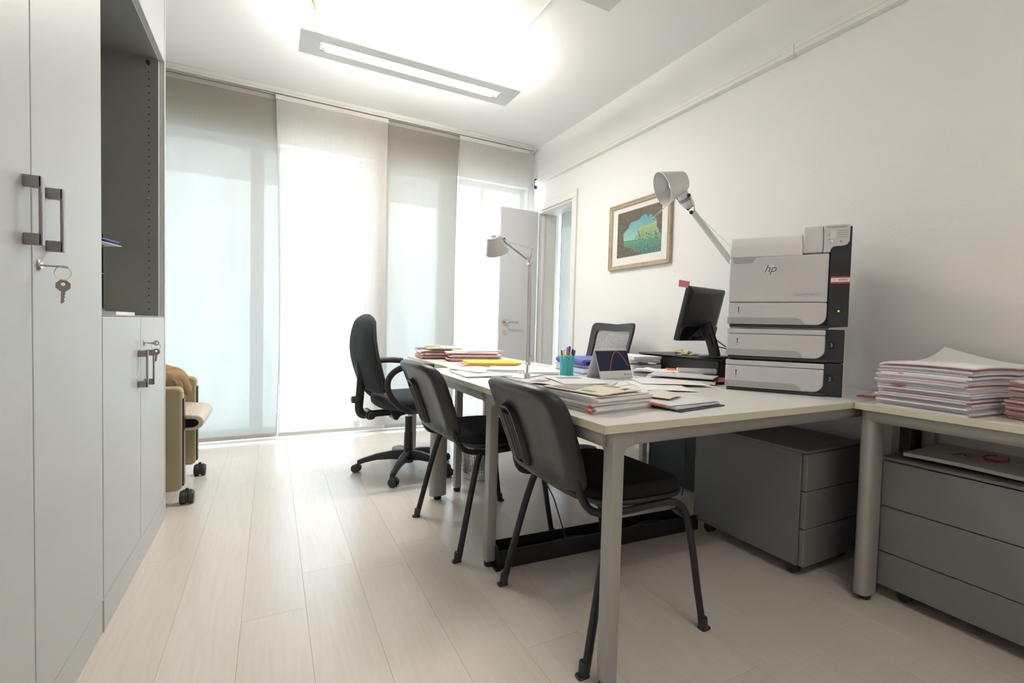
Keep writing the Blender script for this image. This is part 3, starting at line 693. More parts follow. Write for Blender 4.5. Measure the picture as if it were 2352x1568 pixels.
# ------------------------------------------------------------------ visitor chairs
def visitor_chair(loc, rz, label):
    e = empty('visitor_chair', loc, rz, label=label, cat='chair', group='black visitor chairs')
    # seat: plastic pan and padded cushion
    bm = bm_(); rs = []
    def seatz(x): return .455 + .010*math.cos((x-.0)*7) - (.10*max(0, -x-.13)**1 if 0 else 0) + .12*max(0, -x-.11)**1.3
    def seat_ring(z0, sc, dz=0):
        out = []
        n = 44
        for i in range(n):
            a = 2*PI*i/n; c, s = math.cos(a), math.sin(a)
            x = .205*math.copysign(abs(c)**.62, c)*sc; y = .232*math.copysign(abs(s)**.62, s)*sc
            if x < 0: y *= 1-.12*min(1, (-x/.2)**2); x *= 1.02
            out.append(Vector((x+.02, y, seatz(x)+z0+dz - .012*(max(0, x)/.2)**4)))
        return out
    rings(bm, [seat_ring(-.030, .90), seat_ring(-.022, .97), seat_ring(-.012, 1.0), seat_ring(-.006, .99)]); obj('seat_pan', bm, SHELL, e, ang=60)
    bm = bm_(); rings(bm, [seat_ring(-.006, .975), seat_ring(.004, .985), seat_ring(.018, .975), seat_ring(.028, .93), seat_ring(.032, .82), seat_ring(.032, .4)]); obj('seat', bm, FAB, e, ang=80)
    # back: shell + pad
    def bp(s, t, off):    # s -1..1 across, t 0..1 up
        wd = .213 + .006*math.sin(PI*t) - .008*max(0, t-.78)*4; wd *= (1-.08*(1-t))
        z = .486 + .318*t; x = -.254 - .100*t - .020*t*t + .024*abs(s)**2.6 + off
        if t > .85: x -= .10*(t-.85)**1.5
        return Vector((x, wd*s-.022, z))
    def outline(sc, off, n=76, wx=1.0):
        out = []
        for i in range(n):
            a = 2*PI*i/n; c, s = math.cos(a), math.sin(a)
            ss = math.copysign(abs(c)**.30, c)*sc*wx; tt = .5+.5*math.copysign(abs(s)**.26, s)*sc
            if tt > .5: tt -= .04*abs(ss)**4*(tt-.5)*2
            out.append(bp(ss, tt, off))
        return out
    bm = bm_(); rings(bm, [outline(.40, -.007), outline(.76, -.007), outline(.82, -.017), outline(.92, -.016), outline(.97, -.004), outline(1.0, .010), outline(1.0, .022), outline(.985, .028)])
    obj('back_shell', bm, SHELL, e, ang=80)
    bm = bm_(); rings(bm, [outline(.96, .022), outline(.97, .026), outline(.94, .030), outline(.84, .032), outline(.4, .033)])
    obj('backrest', bm, FAB, e, ang=80)
    # raised rib panel on the shell's outside
    bm = bm_(); 
    def ribpt(s, t, off): return bp(s, t, off)
    rr = rrect(.16, .60, .10, .74, .09, 5)
    rs = [[ribpt(-s if 0 else s, t, -.0135) for s, t in rr], [ribpt(.38+(s-.38)*.93, .42+(t-.42)*.96, -.020) for s, t in rr]]
    bm.free(); bm = bm_()
    for sgn in (1,):
        rr2 = rrect(-.22, .22, .10, .72, .10, 5)
        rings(bm, [[bp(s+.34, t, -.006) for s, t in rr2], [bp(s*.94+.34, .41+(t-.41)*.97, -.024) for s, t in rr2], [bp(s*.80+.34, .41+(t-.41)*.90, -.024) for s, t in rr2], [bp(s*.74+.34, .41+(t-.41)*.88, -.015) for s, t in rr2]])
    for s0 in (.22, .34, .46):
        tube(bm, [bp(s0, t, -.017) for t in (.16, .3, .45, .6, .64)], .005, n=8, sq=(.010, .010))
    obj('shell_ribs', bm, SHELL, e, ang=80)
    # frame
    for s in (-1, 1):
        y = .215*s; bm = bm_()
        # one tube: front foot, front bend, side rail, rear bend, back upright
        tube(bm, [(.235, .252*s, .012), (.215, .244*s, .13), (.190, .236*s, .28), (.165, .226*s, .385), (.135, .220*s, .418), (.08, .216*s, .428), (-.06, .214*s, .425), (-.150, .212*s, .430), (-.202, .206*s-.008, .448), (-.234, .196*s-.018, .490), (-.250, .184*s-.022, .545)], .0115, n=12)
        obj('side_tube', bm, BLKM, e)
        bm = bm_(); tube(bm, [(-.232, .255*s, .012), (-.205, .246*s, .13), (-.165, .232*s, .30), (-.135, .220*s, .405), (-.12, .214*s, .425)], .0115, n=12, sq=(.0105, .0135)); obj('leg', bm, BLKM, e)
        for (fx, dx) in ((.237, .006), (-.234, -.006)):
            bm = bm_(); prism(bm, rrect(fx-.019+dx, fx+.019+dx, .252*s-.014, .252*s+.014, .008, 3), 'z', 0, .007); tube(bm, [(fx+dx*.3, .252*s, .005), (fx-dx*.3, .25*s, .040)], .0155, n=12, sm=1)
            obj('foot_cap', bm, BLK, e, bev=.002)
    bm = bm_()
    for x in (.12, -.10): cyl(bm, (x, -.215, .418), (x, .215, .418), .009, n=10)
    obj('cross_bar', bm, BLKM, e)
    bm = bm_()
    for s in (-1, 1): prism(bm, [(.115, .40), (.165, .40), (.180, .372), (.168, .365), (.145, .378)], 'y', .214*s-.006, .214*s+.006)
    obj('stacking_bumper', bm, BLK, e, bev=.002)
    return e
visitor_chair((1.012, 1.268, 0), R(0), 'black visitor chair nearest the camera, tucked under the desk')
visitor_chair((.902, 2.012, 0), R(3), 'black visitor chair second from the camera, before the middle desk')

# ------------------------------------------------------------------ swivel office chairs
def star_base(e, r=.315, a0=0, zt=.10, m=BLK):
    bm = bm_(); lathe(bm, [(.001, .055), (.034, .055), (.036, .09), (.034, .135), (.030, .14), (.001, .14)], n=20); obj('hub', bm, m, e)
    for k in range(5):
        a = a0+2*PI*k/5; Mx = Matrix.Rotation(a, 4, 'Z')
        bm = bm_()
        def sec(x, z, hw, hh): return [Vector((x, hw*c1, z+hh*c2)) for c1, c2 in ((-1, -1), (1, -1), (1, .4), (.6, 1), (-.6, 1), (-1, .4))]
        vs = rings(bm, [sec(.02, .105, .028, .032), sec(.10, .108, .024, .026), sec(.20, .098, .020, .019), sec(.27, .080, .017, .016), sec(.305, .068, .016, .016), sec(.318, .058, .012, .018)])
        bmesh.ops.transform(bm, matrix=Mx, verts=vs); arm = obj('base_arm', bm, m, e, bev=.003)
        bm = bm_(); ca = a+1.1+k*1.7
        for s in (-1, 1): cyl(bm, (s*.006, -.012, .026), (s*.024, -.012, .026), .026, n=18)
        cyl(bm, (0, 0, .04), (0, 0, .078), .006, n=8)
        vs = prism(bm, [(-.030+.0, .032), (-.018, .052), (.004, .058), (.012, .05), (.012, .034), (-.01, .028)], 'x', -.012, .012)
        bmesh.ops.transform(bm, matrix=Matrix.Translation((r*math.cos(a), r*math.sin(a), 0)) @ Matrix.Rotation(ca, 4, 'Z'), verts=bm.verts[:])
        obj('caster', bm, m, arm, bev=.002)
def office_chair(loc, rz, label):
    e = empty('office_chair', loc, rz, label=label, cat='chair')
    star_base(e, a0=R(166)-rz, r=.315)
    bm = bm_(); cyl(bm, (0, 0, .13), (0, 0, .25), .031, .029, n=18); cyl(bm, (0, 0, .25), (0, 0, .355), .026, .024, n=18); obj('gas_column_cover', bm, BLK, e)
    bm = bm_(); cyl(bm, (0, 0, .35), (0, 0, .40), .013, n=14); obj('gas_piston', bm, CHROME, e)
    bm = bm_()     # mechanism housing + rear arm
    prism(bm, [(-.14, .425), (.10, .425), (.10, .40), (.02, .385), (-.04, .378), (-.075, .372), (-.095, .345), (-.115, .350), (-.135, .385)], 'y', -.05, .05); box(bm, -.28, -.12, -.022, .022, .375, .412)
    obj('tilt_mechanism', bm, BLK, e, bev=.006)
    bm = bm_(); tube(bm, [(-.26, 0, .392), (-.305, 0, .395), (-.325, 0, .43), (-.322, 0, .50), (-.315, 0, .62), (-.32, 0, .72)], .018, n=10, sq=(.011, .026)); obj('back_support', bm, BLK, e, bev=0)
    bm = bm_(); cyl(bm, (-.335, 0, .49), (-.372, 0, .49), .024, .021, n=10); cyl(bm, (-.27, -.055, .395), (-.27, .055, .395), .030, n=14); cyl(bm, (-.27, -.085, .395), (-.27, -.055, .395), .022, n=12)
    obj('adjustment_knob', bm, BLK, e, bev=.003)
    bm = bm_(); rings(bm, [superring(.01, 0, .428, .18, .19), superring(.01, 0, .432, .215, .225), superring(.01, 0, .452, .235, .243), superring(.008, 0, .48, .238, .245), superring(.008, 0, .502, .225, .235), superring(.01, 0, .512, .18, .19), superring(.01, 0, .513, .08, .08)])
    obj('seat', bm, FABG, e, ang=80)
    # tall back: loft of rings along z
    bm = bm_(); rs = []
    for t in [0, .015, .05, .1, .2, .3, .42, .55, .68, .8, .9, .95, .985, 1]:
        z = .540+.475*t; wd = (.19+.055*math.sin(PI*min(1, t*1.15+.05)))*(1 if t < .8 else math.sqrt(max(.02, 1-((t-.8)/.205)**2.4)))
        if t < .05: wd *= .80+4*t
        th = .052*(1 if t < .85 else math.sqrt(max(.08, 1-((t-.85)/.155)**2))); th *= (.6 if t == 0 else (.85 if t < .02 else 1)); th -= .014*t
        xc = -.255 - .045*math.sin((t-.15)*3.3)*.9 - .02*t
        rs.append(superring(xc, 0, z, th, wd, n=28, p=2.6))
    rings(bm, rs); o = obj('backrest', bm, FABG, e, ang=80)
    bm = bm_()     # side piping / shell seam following the back edge
    rs2 = []
    for t in [0, .03, .1, .2, .3, .42, .55, .68, .8, .88, .93]:
        z = .540+.475*t; wd = (.19+.055*math.sin(PI*min(1, t*1.15+.05)))*(1 if t < .8 else math.sqrt(max(.02, 1-((t-.8)/.205)**2.4)))*(1 if t > .03 else .9)
        xc = -.255 - .045*math.sin((t-.15)*3.3)*.9 - .02*t
        rs2.append((xc, wd+.001, z))
    bm.free()
    for s in (-1, 1): bm = bm_(); tube(bm, [(a, b*s, c) for a, b, c in rs2], .005, n=6, sm=2); obj('edge_piping', bm, BLK, e)
    for s in (-1, 1):
        bm = bm_()
        tube(bm, [(-.02, .19*s, .425), (-.10, .245*s, .44), (-.19, .255*s, .50), (-.235, .256*s, .58), (-.225, .256*s, .65), (-.16, .256*s, .698), (-.05, .256*s, .708), (.05, .256*s, .70)], .013, n=10, sq=(.011, .020), sm=5)
        obj('armrest', bm, BLK, e)
    return e
office_chair((.805, 3.0, 0), R(7), 'black fabric swivel office chair with tall back and loop armrests')
def mesh_chair(loc, rz, label):
    e = empty('mesh_office_chair', loc, rz, label=label, cat='chair')
    star_base(e, a0=R(20)-rz, r=.31)
    bm = bm_(); cyl(bm, (0, 0, .13), (0, 0, .40), .024, n=16); obj('gas_column', bm, BLK, e)
    bm = bm_(); prism(bm, rrect(-.12, .12, -.08, .08, .03), 'z', .395, .425); obj('tilt_mechanism', bm, BLK, e, bev=.004)
    bm = bm_(); rings(bm, [superring(.01, 0, .428, .22, .22), superring(.01, 0, .44, .24, .245), superring(.01, 0, .475, .24, .245), superring(.01, 0, .49, .20, .21), superring(.01, 0, .491, .08, .08)]); obj('seat', bm, FAB, e, ang=80)
    bm = bm_(); tube(bm, [(-.10, 0, .41), (-.27, 0, .41), (-.30, 0, .47), (-.285, 0, .60)], .018, n=8, sq=(.011, .028)); obj('back_support', bm, BLK, e)
    def q(s, t): return Vector((-.235 - .150*t - .02*math.sin(PI*t) + .045*s*s, s*(.205+.030*t), .56+.435*t + (.022*abs(s)**2*max(0, t-.5)*2)))
    bm = bm_(); n = 36; rs = []
    def rect(sc_s, t0, t1, off):
        out = []
        for i in range(n):
            a = 2*PI*i/n; c, s = math.cos(a), math.sin(a)
            ss = math.copysign(abs(c)**.22, c)*sc_s; tt = (t0+t1)/2 + (t1-t0)/2*math.copysign(abs(s)**.22, s)
            p_ = q(ss, tt); out.append(p_ + Vector((off, 0, 0)))
        return out
    a, b, c_, d = rect(1, 0, 1, -.008), rect(1, 0, 1, .012), rect(.82, .30, .88, .012), rect(.82, .30, .88, -.008)
    vs = [[bm.verts.new(p_) for p_ in r_] for r_ in (a, b, c_, d)]
    for i in range(n):
        j = (i+1) % n
        for k in range(4): A, Bv = vs[k], vs[(k+1) % 4]; bm.faces.new((A[i], A[j], Bv[j], Bv[i]))
    obj('back_frame', bm, BLK, e, bev=0, ang=50)
    mm = bpy.data.materials.new('see_through_mesh'); mm.use_nodes = True; nn = mm.node_tree; b_ = nn.nodes['Principled BSDF']; b_.inputs['Base Color'].default_value = (.16, .16, .165, 1); b_.inputs['Roughness'].default_value = .8
    tcn = nn.nodes.new('ShaderNodeTexCoord'); vz = nn.nodes.new('ShaderNodeTexVoronoi'); vz.inputs['Scale'].default_value = 260; nn.links.new(tcn.outputs['Object'], vz.inputs['Vector'])
    mr = nn.nodes.new('ShaderNodeMapRange'); mr.inputs['From Min'].default_value = .2; mr.inputs['From Max'].default_value = .5; mr.inputs['To Min'].default_value = .30; mr.inputs['To Max'].default_value = .75; nn.links.new(vz.outputs['Distance'], mr.inputs[0]); nn.links.new(mr.outputs[0], b_.inputs['Alpha'])
    bm = bm_(); V = [[bm.verts.new(q(-.83+1.66*i/12, .28+.62*j/10)) for i in range(13)] for j in range(11)]
    for j in range(10):
        for i in range(12): bm.faces.new((V[j][i], V[j][i+1], V[j+1][i+1], V[j+1][i]))
    obj('back_mesh', bm, mm, e)
    for s in (-1, 1):
        bm = bm_(); tube(bm, [(.0, .20*s, .42), (.0, .262*s, .43), (-.01, .268*s, .50), (-.01, .268*s, .62)], .012, n=8, sq=(.010, .018)); prism(bm, rrect(-.12, .10, .24*s-.0 if s > 0 else -.295, .295 if s > 0 else -.24, .02), 'z', .62, .642)
        obj('armrest', bm, BLK, e, bev=.003)
    return e
mesh_chair((1.86, 2.66, 0), R(180), 'black mesh-backed office chair behind the desk, near the doorway')

# ------------------------------------------------------------------ beige armchair on casters with jacket
ac = empty('armchair', (-.62, 3.14, 0), label='beige leather tub armchair on black casters beside the cabinets', cat='armchair')
def armpanel(y, name='arm_panel'):
    bm = bm_(); prism(bm, rrect(-.98+.09, -.402, .075, .610, .03, 5, (1, 1, 1, 1)), 'y', y, y+.065); return obj(name, bm, LEATH, ac, bev=.012, seg=3, world=True)
XLIM = XL+.012
for y in (2.862, 3.355):
    armpanel(y)
    bm = bm_(); box(bm, -.4035, -.396, y+.010, y+.055, .10, .55); obj('edge_trim', bm, BLKM, ac, world=True)
bm = bm_(); prism(bm, rrect(-.905, -.79, .12, .66, .03), 'y', 2.928, 3.354); obj('backrest', bm, LEATH, ac, bev=.012, seg=3, world=True)
# seat: folded pad with rounded nose, dark core visible at side
nose = [(-.78, .375), (-.44, .372)] + [(-.362+.045*math.cos(R(a)) - .0, .412+.040*math.sin(R(a))) for a in range(-90, 91, 20)] + [(-.44, .462), (-.78, .445)]
bm = bm_(); prism(bm, nose, 'y', 2.935, 3.348); obj('seat', bm, SEATL, ac, bev=.006, seg=3, world=True)
core = [(-.78, .392), (-.44, .388)] + [(-.370+.030*math.cos(R(a)), .410+.022*math.sin(R(a))) for a in range(-90, 91, 20)] + [(-.44, .434), (-.78, .43)]
bm = bm_(); prism(bm, core, 'y', 2.930, 2.9345); obj('seat_side', bm, FAB, ac, world=True)
bm = bm_(); box(bm, -.80, -.46, 2.94, 3.34, .30, .37); obj('seat_frame', bm, BLKM, ac, world=True)
def big_caster(x, y):
    bm = bm_(); r = .034
    for s in (-1, 1):
        lathe(bm, [(.001, 0), (r*.8, 0), (r, .006), (r, .022), (r*.85, .028), (.001, .030)], M=Matrix.Translation((x, y, r)) @ Matrix.Rotation(R(90)*s, 4, 'Y') @ Matrix.Translation((0, 0, .003)), n=20)
    cyl(bm, (x, y, r), (x, y, .08), .008, n=8); cyl(bm, (x-.006, y, r), (x+.006, y, r), r*.86, n=18)
    prism(bm, [(y-.02, r+.01), (y+.02, r+.01), (y+.014, .07), (y-.014, .07)], 'x', x-.02, x+.02)
    obj('caster', bm, BLK, ac, bev=.002, world=True)
for x in (-.385, -.84):
    for y in (2.892, 3.385): big_caster(x, y)
# tan jacket over the back / near arm
def jacket():
    bm = bm_(); nu, nv = 26, 30; V = []
    prof = [(-.46, .455), (-.445, .52), (-.44, .58), (-.455, .630), (-.52, .655), (-.60, .675), (-.70, .69), (-.80, .695), (-.86, .685), (-.89, .66)]
    P_ = smoothpath([(a, 0, b) for a, b in prof], 4)
    for j, p_ in enumerate(P_):
        row = []
        for i in range(nu+1):
            s = i/nu; y = 2.952+.40*s
            k = noise.noise((s*4.5, j*.11, 2.3)); f = .012*math.sin(s*22+j*.25)+.028*k
            drop = .05*max(0, (.35-s))*j/len(P_) if 0 else 0
            row.append(bm.verts.new((p_.x+f*.5, y, p_.z+f+.008*math.sin(s*PI)*3-drop)))
        V.append(row)
    for j in range(len(V)-1):
        for i in range(nu): bm.faces.new((V[j][i], V[j][i+1], V[j+1][i+1], V[j+1][i]))
    e = empty('jacket', (-.6, 3.15, .46), label='tan jacket thrown over the beige armchair', cat='jacket')
    o = obj('body', bm, JACK, e, world=True); so = o.modifiers.new('thickness', 'SOLIDIFY'); so.thickness = .012
    bm = bm_(); tube(bm, [(-.50, 2.945, .640), (-.47, 3.0, .655), (-.45, 3.08, .640), (-.435, 3.16, .60), (-.425, 3.22, .55)], .03, n=10, sq=(.020, .034)); obj('sleeve', bm, JACK, e, world=True)
    bm = bm_(); tube(bm, [(-.56, 2.945, .668), (-.49, 2.95, .648), (-.45, 2.955, .61), (-.44, 2.955, .585)], .02, n=8, sq=(.006, .03)); obj('collar', bm, JLIN, e, world=True)
jacket()

# ------------------------------------------------------------------ laser printer with two extra trays
pr = empty('laser_printer', (1.720, 1.338, ZT_), R(-55), label='large grey and black laser printer with three paper trays on the front desk', cat='printer')
W_, G_, D_ = .420, .350, .425
obj('body', B(.006, W_-.004, .014, D_, .275, .600), PBLK, pr, bev=.006)
for k, z in enumerate((0, .1325)):
    obj('feeder_body', B(.008, W_-.006, .014, D_-.01, z+.0, z+.131), PBLK, pr, bev=.004)
def clad(name, poly, y0, y1, m, parent=pr, bev=.006):
    bm = bm_(); prism(bm, poly, 'y', y0, y1); return obj(name, bm, m, parent, bev=bev, seg=3)
def poly_round_lr(x0, x1, z0, z1, r=.036, ru=.006):
    out = [(x0, z0)]
    for k in range(7):
        a = R(270+90*k/6); out.append((x1-r+r*math.cos(a), z0+r+r*math.sin(a)))
    for k in range(4):
        a = R(90*k/3); out.append((x1-ru+ru*math.cos(a), z1-ru+ru*math.sin(a)))
    return out + [(x0, z1)]
def tray(z0, z1, num):
    t = clad('paper_tray', poly_round_lr(0, G_, z0, z1), -.004, .03, PRN)
    bm = bm_(); prism(bm, [(-.0005, z0+.001)] + [(.275-.0, z0+.001)] + [(.275-.03+.03*math.cos(R(a)), z0+.004+.024*math.sin(R(a))) for a in (0, 20, 45, 70, 90)] + [(-.0005, z0+.028)], 'y', -.0048, .0)
    obj('finger_recess_shade', bm, PRNR, t, bev=.0004)  # flat proud plate; the shade of the recess is in its darker grey
    bm = bm_(); zm = (z0+z1)/2+.012
    prism(bm, rrect(.037, .045, zm-.019, zm+.019, .002), 'y', -.0046, -.003); f = obj('paper_gauge', bm, PRNL, t)
    bm = bm_(); prism(bm, [(.0385, zm+.016), (.0435, zm+.016), (.0430, zm-.008), (.0395, zm-.008)], 'y', -.0052, -.004); prism(bm, [(.0395, zm-.011), (.043, zm-.011), (.043, zm-.016), (.0395, zm-.016)], 'y', -.0052, -.004)
    obj('gauge_window', bm, INK, t)
    if num:
        obj('number_plate', B(G_+.012, G_+.032, .0125, .0145, zm-.016, zm+.010), mat('glossy_black', (.004, .004, .005), .12), pr)
        text('tray_number', num, .02, mat('pale_grey_print', (.5, .5, .5), .6), pr, (G_+.022, .012, zm-.003), (R(90), 0, 0))
    return t
for z in (0, .1325):
    tray(z+.014, z+.106, '2' if z == 0 else '3')
    clad('trim_strip', poly_round_lr(0, G_, z+.1075, z+.128, .003, .004), -.004, .03, PRN)
    obj('skirt', B(.006, G_+.01, .0, .03, z+.0005, z+.0135), BLK, pr, bev=.003)
tray(.279, .368, None)
obj('skirt', B(.008, G_+.01, .0, .03, .2655, .279), BLK, pr, bev=.003)
clad('front_door', [(0, .370), (G_, .370), (G_, .560), (.0, .552)], -.004, .03, PRN)
bm = bm_(); prism(bm, [(.012, .5535), (.098, .5555), (.092, .538), (.080, .530), (.016, .530)], 'y', -.0048, -.002); obj('door_grip', bm, PRNR, pr, bev=.0008)
# top cover with sloping upper edge: section in (y,z) swept along x
bm = bm_()
sec = [(-.004, .554), (-.004, .596), (.000, .606), (.012, .628), (.028, .640), (.050, .644), (D_-.02, .644), (D_, .62), (D_, .554)]
prism(bm, sec, 'x', 0, .262)
obj('top_cover', bm, PRNL, pr, bev=.006, seg=3)  # paler than the front: light on the up-facing slope is in the colour
bm = bm_()
sec2 = [(-.004, .562), (-.004, .645), (.006, .668), (.04, .672), (D_-.06, .672), (D_-.02, .645), (D_, .62), (D_, .562)]
prism(bm, sec2, 'x', .262, .328)
obj('top_side_cover', bm, PRN, pr, bev=.006, seg=3)
# control panel
cpn = clad('control_panel', [(.329, .562), (.352, .562), (.354, .575), (.362, .584), (.395, .586), (.405, .590), (.412, .602), (.413, .668), (.329, .668)], -.005, .05, PRN, bev=.003)
obj('display_slot', B(.340, .402, -.0058, -.004, .656, .660), GREYINK, cpn)
bm = bm_()
for k in range(4): box(bm, .372, .405-.003*(k == 3), -.0056, -.0045, .643-.008*k, .645-.008*k)
for x_, z_ in ((.347, .612), (.352, .600), (.383, .605), (.358, .640), (.346, .628)): box(bm, x_-.003, x_+.003, -.0056, -.0045, z_-.002, z_+.002)
obj('panel_print', bm, GREYINK, cpn)
bm = bm_(); prism(bm, rrect(.350, .366, .616, .646, .003), 'y', -.0062, -.0045); obj('button', bm, PRNL, cpn)
for x_, z_, mm in ((.356, .604, GREENL), (.385, .6, mat('amber_mark', (.6, .25, .1), .5))):
    bm = bm_(); cyl(bm, (x_, -.0066, z_), (x_, -.0045, z_), .0028, n=10); obj('indicator', bm, mm, cpn)
obj('side_column', B(G_+.003, W_, -.001, .02, .275, .66), PBLK, pr, bev=.003)
bm = bm_(); cyl(bm, (.388, -.0022, .335), (.388, -.0005, .335), .0035, n=12); obj('status_light', bm, GREENL, pr)
bm = bm_(); prism(bm, rrect(.378, .402, .538, .566, .003), 'y', -.0018, -.0005); obj('port_cover', bm, PBLK, pr)
# round emblem, model plate, asset sticker
bm = bm_(); cyl(bm, (.150, -.0052, .505), (.150, -.0038, .505), .020, n=32); eb = obj('emblem', bm, PRNL, pr)
text('emblem_letters', 'hp', .042, INK, pr, (.150, -.0056, .505), (R(90), 0, 0), shear=.35)
bm = bm_()
for a in ((.232, .318, .393, .3935), (.232, .318, .407, .4075), (.232, .2325, .393, .4075), (.3175, .318, .393, .4075)): box(bm, a[0], a[1], -.0046, -.0038, a[2], a[3])
obj('name_plate', bm, PRNR, pr)
text('model_lettering', 'LaserJet 600 M602', .0085, GREYINK, pr, (.275, -.0044, .400), (R(90), 0, 0))
st = obj('asset_sticker', B(.358, .419, -.0024, -.0012, .442, .468), mat('sticker_red', (.60, .03, .02), .5), pr)
obj('sticker_face', B(.3585, .4185, -.0028, -.0023, .448, .4625), WHITE, st)
bm = bm_(); xx = .383
while xx < .410: box(bm, xx, xx+.0012, -.0032, -.0027, .452, .459); xx += .0012*rnd.choice((1.6, 2.2, 3))
obj('bar_lines', bm, INK, st); text('sticker_text', 'XEROX' if 0 else '000', .004, INK, st, (.369, -.003, .455), (R(90), 0, 0))

# ------------------------------------------------------------------ monitor stand box, monitor
rs_ = empty('monitor_riser', (2.22, 1.97, ZT_), label='black monitor riser with brown side panels on the front desks by the wall', cat='monitor stand')
bm = bm_(); prism(bm, [(2.078, .815), (2.095, .806), (2.11, .803), (2.362, .803), (2.362, .821), (2.10, .821), (2.082, .819)], 'y', 1.662, 2.265); obj('top_board', bm, BLK, rs_, bev=.003, world=True)
obj('front_board', B(2.102, 2.114, 1.68, 2.25, .721, .8025), BLK, rs_, world=True)
for y in (1.680, 2.238): obj('side_board', B(2.115, 2.35, y, y+.012, .721, .8025), mat('brown_board', (.085, .05, .032), .6, var=.15), rs_, world=True)
mo = empty('monitor', (2.113, 1.724, .822), R(10), label='black flat computer monitor seen from behind on the riser', cat='monitor')
bm = bm_(); prism(bm, superring(0, 0, 0, .105, .075, 30, 2.2) and [(v.x, v.y) for v in superring(0, .0, 0, .105, .058, 30, 2.2)], 'z', .0, .010); obj('stand_base', bm, BLK, mo, bev=.004)
bm = bm_(); tube(bm, [(0.0, -.010, .006), (0, -.004, .035), (0, .012, .085), (0, .032, .135), (0, .050, .185)], .02, n=12, sq=(.032, .012)); obj('stand_neck', bm, SHELL, mo)
bm = bm_(); tube(bm, [(0, -.003, .060), (0, .008, .10), (0, .018, .128)], .004, n=8, sm=1, sq=(.007, .0135)); obj('neck_slot', bm, mat('slot_black', (.002, .002, .002), .9), mo)
tiltM = Matrix.Translation((0, .082, .232)) @ Matrix.Rotation(R(13), 4, 'X')
w2, h2 = .180, .148
bm = bm_(); rr = rrect(-w2, w2, -h2, h2, .008)
rings(bm, [[Vector((p_, .012, q_)) for p_, q_ in rr], [Vector((p_, -.004, q_)) for p_, q_ in rr], [Vector((p_*.97, -.012, q_*.97)) for p_, q_ in rr], [Vector((p_*.80, -.020, q_*.80)) for p_, q_ in rr]])
bmesh.ops.transform(bm, matrix=tiltM, verts=bm.verts[:]); obj('display_housing', bm, BLK, mo, ang=60)
obj('screen', B(-w2+.014, w2-.014, .0122, .013, -h2+.018, h2-.014, M=tiltM), mat('dark_screen', (.01, .012, .016), .15), mo)
bm = bm_(); prism(bm, rrect(-w2*.965, w2*.965, -h2*.965, -h2*.42, .004), 'y', -.0205, -.0125, M=tiltM); obj('gloss_panel', bm, mat('gloss_black_plastic', (.006, .007, .009), .08), mo, bev=.001)
bm = bm_(); 
for x_ in (-.038, .038):
    for z_ in (.0, .076): cyl(bm, (x_, -.0203, z_), (x_, -.0212, z_), .003, n=8)
bmesh.ops.transform(bm, matrix=tiltM, verts=bm.verts[:]); obj('mount_hole', bm, INK, mo, kind='stuff')
obj('rating_label', B(.105, .150, -.0214, -.0206, -.115, -.098, M=tiltM), WHITEB, mo)
obj('rating_stripe', B(.105, .150, -.0218, -.0213, -.103, -.098, M=tiltM), RED, mo)
def Wp(e, p): return XF[e.name] @ Vector(p)
pk = tiltM @ Vector((-w2-.004, .004, h2+.004))
bm = bm_(); box(bm, -.066, .014, -.0006, .0006, -.016, .018); o = obj('sticky_note', bm, PINK, None); o.location = Wp(mo, pk); o.rotation_euler = (0, R(3), R(2)); tag(o, 'pink sticky note poking out from the monitor top corner', 'sticky note', 'sticky notes')
cable([Wp(mo, (-.02, .07, .13)), Wp(mo, (.03, .02, .07)), Wp(mo, (.07, -.03, .05)), Wp(mo, (.13, -.06, .03)), (2.32, 1.66, .828)], 'black power cable hanging from the monitor behind its stand', .003)
cable([Wp(mo, (.12, .06, .10)), Wp(mo, (.13, .02, .07)), (2.285, 1.73, .853), (2.33, 1.70, .828)], 'black video cable with plug beside the monitor stand', .003)
bm = bm_(); prism(bm, rrect(-.014, .014, -.009, .009, .003), 'y', -.006, .006); o = obj('cable_plug', bm, BLK, None, bev=.002, loc=(2.272, 1.735, .866), rot=(0, R(30), R(20)), label='black cable plug with screws behind the monitor stand', cat='plug')
sheetobj('sticky_note', .076, .076, .012, STICKY, 2.175, 1.985, .8215, R(20), 'crumpled pale yellow sticky notes on the black riser', 'sticky note', 'sticky notes', fz=lambda x, y: .010*abs(math.sin(x*60+y*30))+.004)
sheetobj('sticky_note', .10, .06, .002, STICKY, 2.165, 1.94, .8215, R(-30), 'lower pale yellow note spread under the crumpled ones', 'sticky note', 'sticky notes', fz=lambda x, y: .004*abs(math.sin(x*50)))
sheetobj('sticky_note', .034, .026, .001, PINKC, 2.152, 1.965, .843, R(20), 'small orange-red note stuck on the crumpled yellow notes', 'sticky note', 'sticky notes', tilt=(R(40), 0))
sheetobj('paper_slip', .10, .05, .002, WHITE, 2.22, 1.915, .8215, R(-20), 'white slip of paper beside the monitor foot', 'paper')

